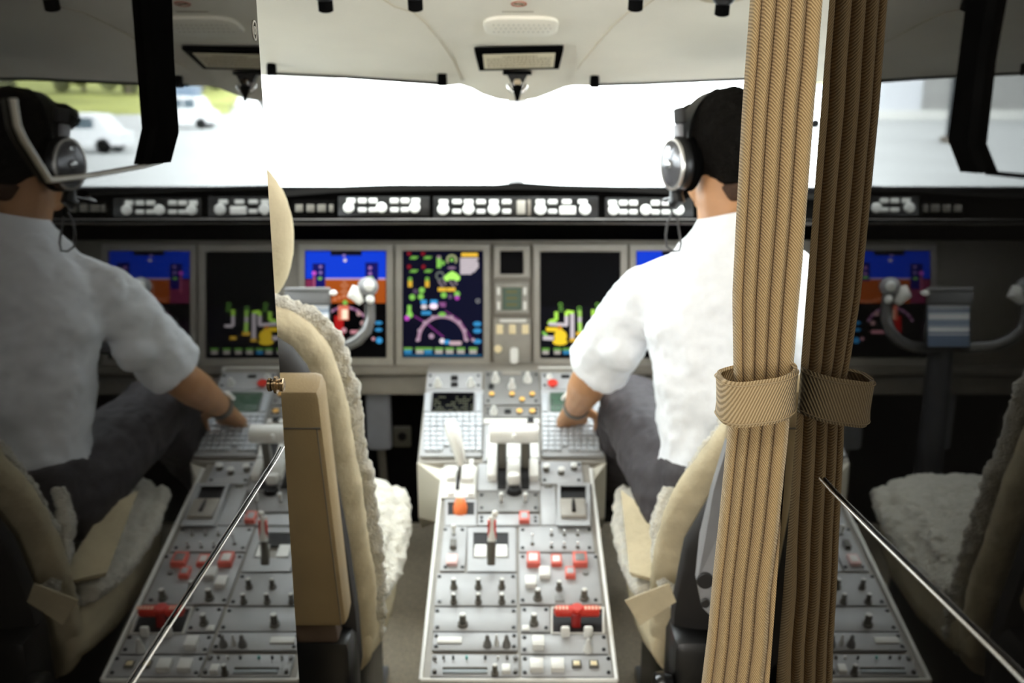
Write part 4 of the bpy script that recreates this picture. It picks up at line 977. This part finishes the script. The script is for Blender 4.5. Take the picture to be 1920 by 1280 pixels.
obj('mic_boom', MB().tube([B0+Vector((0, .01, -.02)), MH @ Vector((-.10, .07, -.075)), MH @ Vector((-.06, .12, -.075)), MH @ Vector((-.02, .128, -.066))], .0028, 8), blackp, hs)
obj('microphone', MB().ball(MH @ Vector((-.012, .126, -.064)), (.016, .010, .010)), blackm, hs)
# ------------------------------------------------------------------ curtain with its band
def twill(name, a, b, scale, ang, flip=1):
    m = bpy.data.materials.new(name); m.use_nodes = True; nt = m.node_tree; p = nt.nodes['Principled BSDF']
    p.inputs['Roughness'].default_value = .85; p.inputs['Sheen Weight'].default_value = .15
    tc = nt.nodes.new('ShaderNodeTexCoord'); mp = nt.nodes.new('ShaderNodeMapping'); mp.inputs['Rotation'].default_value = (0, ang, 0)
    w = nt.nodes.new('ShaderNodeTexWave'); w.wave_type = 'BANDS'; w.bands_direction = 'Z'; w.inputs['Scale'].default_value = scale; w.inputs['Distortion'].default_value = .8; w.inputs['Detail'].default_value = 2; w.inputs['Detail Scale'].default_value = 2
    n = nt.nodes.new('ShaderNodeTexNoise'); n.inputs['Scale'].default_value = 900
    nt.links.new(tc.outputs['UV'] if False else tc.outputs['Object'], mp.inputs['Vector']); nt.links.new(mp.outputs[0], w.inputs['Vector']); nt.links.new(tc.outputs['Object'], n.inputs['Vector'])
    r = nt.nodes.new('ShaderNodeValToRGB'); r.color_ramp.elements[0].color = (*a, 1); r.color_ramp.elements[1].color = (*b, 1); r.color_ramp.elements[0].position = .15; r.color_ramp.elements[1].position = .75
    mx = nt.nodes.new('ShaderNodeMath'); mx.operation = 'MULTIPLY_ADD'; mx.inputs[1].default_value = .35; nt.links.new(n.outputs['Fac'], mx.inputs[0]); nt.links.new(w.outputs['Fac'], mx.inputs[2])
    bp = nt.nodes.new('ShaderNodeBump'); bp.inputs['Strength'].default_value = .6; bp.inputs['Distance'].default_value = .0012
    nt.links.new(w.outputs['Fac'], r.inputs['Fac']); nt.links.new(r.outputs['Color'], p.inputs['Base Color']); nt.links.new(mx.outputs[0], bp.inputs['Height']); nt.links.new(bp.outputs['Normal'], p.inputs['Normal'])
    return m
cur_m = twill('tan twill curtain cloth', (.36, .235, .10), (.66, .48, .25), 150, math.radians(-52))
band_m = twill('tan twill band cloth', (.36, .25, .12), (.68, .52, .30), 120, math.radians(68))
ct = thing('curtain', (.25, .96, FZ), 'tan twill curtain gathered into long pleats at the right edge of the doorway', 'curtain')
lt = [(-300, 1418), (-60, 1413), (0, 1411), (120, 1402), (200, 1396), (400, 1385), (560, 1377), (690, 1379), (730, 1381), (775, 1374), (850, 1365), (900, 1360), (1000, 1350), (1090, 1340), (1200, 1330), (1280, 1320), (1400, 1305), (1700, 1290)]
rt = [(-300, 1600), (-60, 1578), (0, 1571), (120, 1562), (200, 1552), (400, 1538), (560, 1521), (690, 1504), (730, 1500), (775, 1499), (850, 1492), (900, 1487), (1000, 1477), (1100, 1463), (1200, 1458), (1280, 1449), (1400, 1436), (1700, 1400)]
NP = 6
edges_f = [0, .105, .27, .44, .62, .86, 1.0]
cu = MB(); rings = []
for j in range(61):
    py = -250+j*1850/60
    Y = .975
    a = hit_y(terp(lt, py), py, Y); b = hit_y(terp(rt, py), py, Y)
    rg = []
    wob = .008*math.sin(py/210.)
    ef = [e if e in (0, 1) else e+wob*math.sin(i*2.1+py/300.) for i, e in enumerate(edges_f)]
    for i in range(NP):
        f0, f1 = ef[i], ef[i+1]
        amp = .0105*(1 if i not in (0, 5) else .55)*(.75 if 680 < py < 790 else 1)
        for k, u in enumerate((0, .04, .09, .18, .30, .42, .55, .68, .80, .90, .95)):
            f = f0+(f1-f0)*u
            dep = amp*(math.sin(PI*(u*.98+.01))**.6) - .011*max(0, 1-min(u, 1-u)/.07) + .006*math.sin(PI*f)
            sk = .10*math.sin(2*PI*u)*(f1-f0)
            p = a.lerp(b, min(1, f+sk*.5)); rg.append(Vector((min(p.x, XR-.001), p.y-dep, p.z)))
    rg.append(Vector((min(b.x, XR-.001), b.y, b.z)))
    for i in range(12):
        f = 1-(i+.5)/12; p = a.lerp(b, f); rg.append(Vector((min(p.x, XR-.001), p.y+.022+.002*math.sin(i*1.9), p.z)))
    rings.append(rg)
cu.loft(rings); obj('curtain_cloth', cu, cur_m, ct, smooth=55)
bd = thing('curtain_band', hit_y(1435, 775, .95), 'tan cloth band tied round the middle of the gathered curtain', 'curtain band')
rings = []
def bring(py, g):
    out = []
    a = hit_y(1345-0, py, .975); b = hit_y(1524, py-8, .975)
    x0, x1 = a.x, min(b.x, XR-.0008)
    n = 40
    for k in range(n):
        q_ = 2*PI*k/n; ca, sa = math.cos(q_), math.sin(q_)
        x = (x0+x1)/2+(x1-x0)/2*math.copysign(abs(ca)**.75, ca); y = .966+.040*math.copysign(abs(sa)**.8, sa)
        z = a.z + (.0035*ca) + (.006*math.cos(q_+.6) if True else 0) + .004*max(0, -ca)**3
        out.append(Vector((min(x+g*ca, XR-.0008), y+g*sa, z)))
    return out
for py, g in ((693, -.004), (690, 0), (700, .0015), (720, .001), (745, .001), (762, .002), (773, 0), (770, -.004)): rings.append(bring(py, g))
bb = MB(); bb.loft(rings, caps=False); obj('band_cloth', bb, band_m, bd, smooth=60)
hem = MB()
for py in (697, 766):
    r_ = bring(py, .0022); hem.tube(r_+[r_[0]], .0007, 5)
obj('stitched_hem', hem, mat('tan thread', (.55, .42, .25), .8), bd)
fray = MB()
for k in range(14): fray.tube([hit_y(1385+k*1.6, 771, .944), hit_y(1388+k*1.2, 779+(k % 3)*4, .947)], .0012, 5)
obj('frayed_end', fray, mat('tan thread', (.55, .42, .25), .8), bd)
# ------------------------------------------------------------------ fittings on the overhead liner
from mathutils.bvhtree import BVHTree
lo = bpy.data.objects['ceiling']; lm = lo.data
BV = BVHTree.FromPolygons([lo.matrix_basis @ v.co for v in lm.vertices], [tuple(p.vertices) for p in lm.polygons])
def on_liner(px, py, lift=0):
    r = ray(px, py); loc, nn, _, _ = BV.ray_cast(CAM, r.normalized())
    if loc is None: loc = hit_y(px, py, 2.2); nn = Vector((0, -.2, -1)).normalized()
    if nn.dot(r) > 0: nn = -nn
    vv = (Vector((0, -1, 0)) - nn*nn.dot(Vector((0, -1, 0)))).normalized(); uu = vv.cross(nn)
    M = Matrix((uu, vv, nn)).transposed().to_4x4(); M.translation = loc+nn*lift; return M
def lsc(px, py):
    p = on_liner(px, py).translation - CAM; return (p.y*math.cos(PITCH)-p.z*math.sin(PITCH))/FPX
# placard in its black frame
c = on_liner(973, 104, .004); sc_ = lsc(973, 104)
wd_ = 162*sc_; a = on_liner(973, 85).translation; b = on_liner(973, 123).translation; hh_ = (a-b).length
t = thing('overhead_placard', c.translation, 'black-framed cream placard with fine print over the middle of the windshield', 'sign')
mb = MB(); mb.prism([(-wd_*.5, hh_*.5), (wd_*.5, hh_*.5), (wd_*.475, -hh_*.5), (-wd_*.475, -hh_*.5)], -.002, .006); put('placard_frame', mb.mesh('placard_frame', blackm, 0), t, c)
put('placard_face', MB().box((0, -hh_*.01, .0065), (wd_*.82, hh_*.70, .002)).mesh('placard_face', mat('cream placard', (.62, .56, .40), .5)), t, c)
mb = MB(); rr = random.Random(3)
for j in range(5):
    x = -wd_*.37
    while x < wd_*.36:
        w = rr.uniform(.002, .007)
        if j > 0 or abs(x) < wd_*.2: mb.box((x+w/2, hh_*(.24-j*.12), .0078), (w, hh_*.045, .0003))
        x += w+.002
put('fine_print', mb.mesh('fine_print', mat('brown print', (.22, .17, .10), .6), 0), t, c)
# speaker grille
c = on_liner(977, 47, .002); sc_ = lsc(977, 47); a = on_liner(977, 30).translation; b = on_liner(977, 64).translation; hh_ = (a-b).length; wd_ = 140*sc_
t = thing('speaker_grille', c.translation, 'oval cream speaker cover with three rows of small holes above the placard', 'speaker')
mb = MB(); pts = [(wd_/2*math.copysign(abs(math.cos(2*PI*k/40))**.5, math.cos(2*PI*k/40)), hh_/2*math.copysign(abs(math.sin(2*PI*k/40))**.6, math.sin(2*PI*k/40))) for k in range(40)]
mb.loft([[(x, y, -.002) for x, y in pts], [(x*.99, y*.98, .003) for x, y in pts], [(x*.93, y*.86, .006) for x, y in pts]]); put('speaker_cover', mb.mesh('speaker_cover', cream), t, c)
mb = MB()
for j in range(3):
    for k in range(12): mb.lathe([(.0016, .0055), (.0016, .0064)], 8, M=Matrix.Translation(((k-5.5)*9.3*sc_+(j % 2)*4*sc_, (1-j)*hh_*.19+hh_*.06, 0)))
put('grille_holes', mb.mesh('grille_holes', mat('grey hole', (.28, .26, .21), .8)), t, c)
# no smoking mark
c = on_liner(973, 6, .001); sc_ = lsc(973, 6)
t = thing('no_smoking_sign', c.translation, 'small reddish round no smoking mark at the top middle of the liner', 'sign')
mb = MB(); rg = [[(r*15*sc_*math.cos(2*PI*k/28), r*16*sc_*math.sin(2*PI*k/28), z) for k in range(28)] for r, z in ((.82, 0), (.82, .001), (1, .001), (1, 0))]; mb.loft(rg, caps=False)
put('ring', mb.mesh('ring', mat('faded red print', (.45, .16, .10), .6)), t, c)
put('cigarette', MB().box((0, 0, .0006), (18*sc_, 4*sc_, .0006)).box((0, 0, .0009), (3*sc_, 26*sc_, .0006), M=Matrix.Rotation(.9, 4, 'Z')).mesh('cigarette', mat('brown print', (.22, .17, .10), .6)), t, c)
c2 = on_liner(972, 21, .001); mb = MB(); x = -30*sc_
while x < 30*sc_: mb.box((x, 0, 0), (.0022, .0035, .0005)); x += .0034
put('caption', mb.mesh('caption', mat('brown print', (.22, .17, .10), .6), 0), t, c2)
# eyeball air vents along the top
for px, py, dish, l in ((607, -22, 1, 'black air vent in a round dish, at the top left by the glossy wall'), (777, -24, 0, 'black air vent left of the no smoking mark'), (1194, -24, 0, 'black air vent right of the no smoking mark'), (1358, -14, 1, 'black air vent in a round dish, beside the curtain\'s top')):
    c = on_liner(px, py, .001); sc_ = lsc(px, py); t = thing('air_vent', c.translation, l, 'air vent', 'air vents in the overhead liner')
    if dish:
        mb = MB(); mb.loft([[(r*math.cos(2*PI*k/30), r*math.sin(2*PI*k/30), z) for k in range(30)] for r, z in ((.040, 0), (.042, .004), (.038, .005), (.024, .001), (.024, .0)) ], caps=False); put('vent_dish', mb.mesh('vent_dish', mat('tan dish', (.52, .46, .32), .6)), t, c)
    put('vent_ball', MB().ball((0, 0, .006), (.019, .021, .014), 18).mesh('vent_ball', blackp, 60), t, c)
    put('vent_nozzle', MB().lathe([(.012, 0), (.012, .026), (.008, .028)], 16, M=Matrix.Rotation(.5, 4, 'X')).mesh('vent_nozzle', blackm), t, c @ Matrix.Translation((0, -.006, .006)))
# seams of the liner panels
seam = mat('liner seam', (.50, .45, .34), .7)
for i, pts in enumerate((((690, -20), (740, 12), (775, 22), (800, 45), (825, 75), (850, 112), (862, 140), (868, 154)), ((1250, -20), (1205, 14), (1178, 22), (1150, 48), (1120, 82), (1090, 118), (1076, 140), (1070, 154)))):
    ps = []
    for (x0, y0), (x1, y1) in zip(pts, pts[1:]):
        for k in range(3): ps.append(on_liner(x0+(x1-x0)*k/3, y0+(y1-y0)*k/3, .0003).translation)
    struct(obj('trim_%d' % (13+i), MB().tube(ps, .0016, 6), seam, smooth=60))
# sun visor rails with end stops
for i, (p, l) in enumerate((([(500, 137), (600, 141.5), (700, 148), (838, 157)], 'thin black sun visor rail over the left windshield, with a round stop at each end'), ([(1106, 160), (1200, 157.5), (1300, 153), (1395, 149), (1480, 147)], 'thin black sun visor rail over the right windshield, partly behind the curtain'))):
    t = thing('visor_rail', W(p[0][0], p[0][1], 2.16), l, 'rail', 'sun visor rails')
    P = [W(x, y, 2.17) for x, y in p]; obj('rail', MB().tube(P, .0028, 8), blackm, t, smooth=60)
    for k, (x, y) in enumerate((p[0], p[-1])):
        sx = 1 if k == 0 else -1
        q0 = on_liner(x+sx*9, y-14, .006).translation; zz = min(2.165, (q0-CAM).dot(Vector((0, math.cos(PITCH), -math.sin(PITCH)))))
        c = W(x+sx*9, y-10, zz-.012)
        obj('end_stop', MB().tube([c+Vector((0, 0, -.016)), c, c+Vector((0, .004, .010))], [.0095, .0105, .008], 14).ball(c+Vector((0, .002, .008)), .010), blackm, t, smooth=60)
# stand-by compass
cz = lsc(970, 141)*FPX-.012
t = thing('standby_compass', W(970, 135, cz-.01), 'black and chrome standby compass hanging at the middle of the windshield top', 'compass')
obj('mount_plate', MB().box(W(970, 137, cz), (.060, .03, .008), .002), blackm, t)
obj('mount_body', MB().loft([[W(970+sx*w, y, cz-.01+dz) for sx, dz in ((-1, -.012), (1, -.012), (1, .012), (-1, .012))] for y, w in ((139, 20), (150, 14), (156, 12))]), blackp, t)
mb = MB(); mb.tube([W(970+17*math.cos(a), 158+16*math.sin(a), cz-.02) for a in [PI*(k/14) for k in range(15)]], .0035, 8); obj('compass_bracket', mb, chrome, t, smooth=60)
obj('compass_ball', MB().ball(W(970, 158, cz-.02), .013), mat('smoky compass glass', (.12, .10, .09), .1, .5), t, smooth=80)
obj('compass_lens', MB().lathe([(.008, 0), (.007, .004)], 16, M=Matrix.Translation(W(970, 154, cz-.036)) @ PD.R @ Matrix.Rotation(PI/2, 4, 'X')), chrome, t)
obj('pointer', MB().tube([W(970, 162, cz-.03), W(970, 175, cz-.03), W(970, 189, cz-.03)], [.011, .007, .003], 12), blackm, t, smooth=60)
# latch fitting on the left glossy wall edge
t = thing('door_latch', hit_x(517, 715, XL+.004), 'small ribbed brass latch stud at the edge of the left glossy wall', 'latch')
p0 = hit_x(522, 715, XL); Ml = Matrix.Translation(p0+Vector((0, -.012, 0))) @ Matrix.Rotation(PI/2, 4, 'Y')
brass = mat('aged brass', (.45, .33, .20), .25, 1)
obj('stud', MB().lathe([(.010, 0), (.010, .0015), (.006, .002), (.006, .0045)], 20, M=Ml), brass, t)
obj('stud_head', MB().lathe([(.007, .0045), (.0078, .0055), (.0078, .0085), (.006, .0095)], 20, M=Ml), brass, t)
t = thing('lock_ring', hit_x(477, 57, XL), 'small pale keyhole ring high on the left glossy wall', 'lock')
Ml = Matrix.Translation(hit_x(477, 57, XL)) @ Matrix.Rotation(PI/2, 4, 'Y')
for r0, r1 in ((.0085, .0072), (.0035, .0024)):
    mb = MB(); mb.loft([[(r*math.cos(2*PI*k/24)*(1.2), r*math.sin(2*PI*k/24), z) for k in range(24)] for r, z in ((r1, 0), (r1, .001), (r0, .001), (r0, 0))], M=Ml, caps=False); obj('ring', mb, mat('pale ring', (.7, .68, .62), .4), t)
# ------------------------------------------------------------------ outside
GZ = -1.9
apron = mat('pale concrete apron', (.45, .46, .46), .9, noise=.05, nscale=.3)
grass = mat('yellow green turf', (.34, .36, .10), .95, noise=.25, nscale=.15)  # the grass's own yellow-green, mottled at random
struct(obj('ground', MB().box((0, 60, GZ-.05), (260, 116, .1)), apron))
g = tag(obj('grass_field', MB().add([(25, 92, GZ+.03), (130, 80, GZ+.03), (130, 230, GZ+5.5), (60, 230, GZ+5.5), (25, 92, GZ-.5), (130, 80, GZ-.5), (130, 230, GZ), (60, 230, GZ)], [(0, 1, 2, 3), (4, 5, 6, 7), (0, 1, 5, 4), (1, 2, 6, 5), (2, 3, 7, 6), (3, 0, 4, 7)]), grass, smooth=0), 'yellow-green grass rising beyond the pale apron', 'grass', kind='stuff')
leaf = mat('dusty green foliage', (.17, .175, .10), .9, noise=.4, nscale=.8); bark = mat('grey bark', (.2, .17, .13), .9)
for i, (x, y, h) in enumerate(((38, 128, 7), (45, 122, 8.5), (52, 126, 7.5), (59, 120, 8), (66, 124, 9), (42, 139, 6.5))):
    z0 = GZ+1.5; t = thing('tree', (x, y, z0), ('dusty green tree at the grass edge, '+('behind the parked van', 'right of the parked van', 'far off beside the truck', 'second from the far right', 'farthest right of the row', 'leftmost of the row')[i]), 'tree', 'trees beyond the apron')
    rr = random.Random(i); mb = MB()
    for k in range(16):
        a = rr.uniform(0, 6.28); r = rr.uniform(0, 2.6); mb.ball((x+r*math.cos(a), y+r*math.sin(a), z0+.5+rr.random()*(h-1.8)), rr.uniform(1.0, 1.8), 8)
    obj('foliage', mb, leaf, t, smooth=0); obj('trunk', MB().tube([(x, y, z0-.4), (x, y, z0+3)], .25, 8), bark, t)
def vehicle(x, y, L, H, wd2, col, label, kind, top=None, yaw=0, name='parked_van'):
    t = thing(name, (x, y, GZ), label, kind); R = Matrix.Translation((x, y, GZ)) @ Matrix.Rotation(yaw, 4, 'Z')
    pr = [(-L/2, .35), (-L/2, H*.5), (-L*.40, H*.56), (-L*.27, H*.97), (-L*.1, H), (L*.38, H), (L*.48, H*.6), (L/2, H*.55), (L/2, .35)]
    mb = MB(); mb.loft([[(px_, s*w_, pz) for px_, pz in pr] for s, w_ in ((-1, wd2*.5), (1, wd2*.5))], M=R); obj('vehicle_body', mb, col, t, smooth=0)
    gl = mat('dark window glass', (.10, .14, .17), .1)
    for x0, x1 in ((-L*.24, -L*.06), (-L*.03, L*.16), (L*.19, L*.36)):
        for s in (-1, 1): obj('side_window', MB().box(((x0+x1)/2, s*wd2*.505, H*.77), (x1-x0, .02, H*.26), M=R), gl, t)
    for s in (-1, 1):
        for xx in (-L*.32, L*.32): obj('wheel', MB().lathe([(.34, -.1), (.34, .1), (.2, .12)], 18, M=R @ Matrix.Translation((xx, s*wd2*.46, .34)) @ Matrix.Rotation(PI/2, 4, 'X')), blackm, t)
    if top: obj('cargo_box', MB().box((L*.12, 0, H*1.08), (L*.7, wd2*.98, H*.42), .05, M=R), top, t)
whitep = mat('white vehicle paint', (.85, .86, .88), .3)
vehicle(19.3, 46.5, 4.4, 1.75, 1.8, whitep, 'white parked van on the apron, seen in the left glossy wall', 'van')
vehicle(21.2, 68, 3.9, 2.1, 2.0, whitep, 'white truck with a blue-grey box behind the parked van on the apron', 'truck', mat('slate blue box', (.20, .27, .36), .5), name='box_truck')
t = thing('hangar', (-34, 82, GZ), 'pale grey hangar with a white door, mirrored in the right glossy wall', 'building')
obj('hangar_wall', MB().box((-36, 82, GZ+5), (44, .6, 10)), mat('pale grey cladding', (.36, .36, .35), .8, noise=.06, nscale=1), t)
obj('hangar_door', MB().box((-27.5, 81.6, GZ+4), (9, .3, 8)), mat('white door', (.66, .68, .72), .7), t)
obj('base_strip', MB().box((-36, 81.5, GZ+.35), (44, .5, .7)), mat('pale kerb', (.75, .75, .72), .8), t)
t = thing('concrete_pillar', (-22.6, 53, GZ), 'dark square pillar standing on the apron in front of the hangar', 'pillar')
obj('pillar_shaft', MB().box((-22.6, 53, GZ+3), (.8, .8, 6), .05), mat('dark pillar paint', (.05, .055, .06), .7), t); obj('pillar_foot', MB().box((-22.8, 53, GZ+.15), (1.6, 1.2, .3), .05), mat('rusty foot', (.2, .17, .14), .9), t)
vehicle(-37.2, 70, 3.6, 1.5, 1.7, whitep, 'small white car parked by the hangar, near the right edge', 'car', name='parked_car')

for x_, l in ((-.37, 'pale grey rudder pedal in the left foot well, nearer the pedestal'), (-.62, 'pale grey rudder pedal in the left foot well, farther from the pedestal')):
    t = thing('rudder_pedal', (x_, 2.62, FZ), l, 'pedal', 'rudder pedals')
    obj('pedal_plate', MB().box((x_, 2.62, .62), (.07, .03, .17), .012), mat('pale blue grey pedal', (.26, .27, .31), .45, noise=.05), t)
    obj('pedal_arm', MB().tube([(x_, 2.63, .56), (x_, 2.70, .35), (x_, 2.66, FZ)], .012, 10), knobg, t)
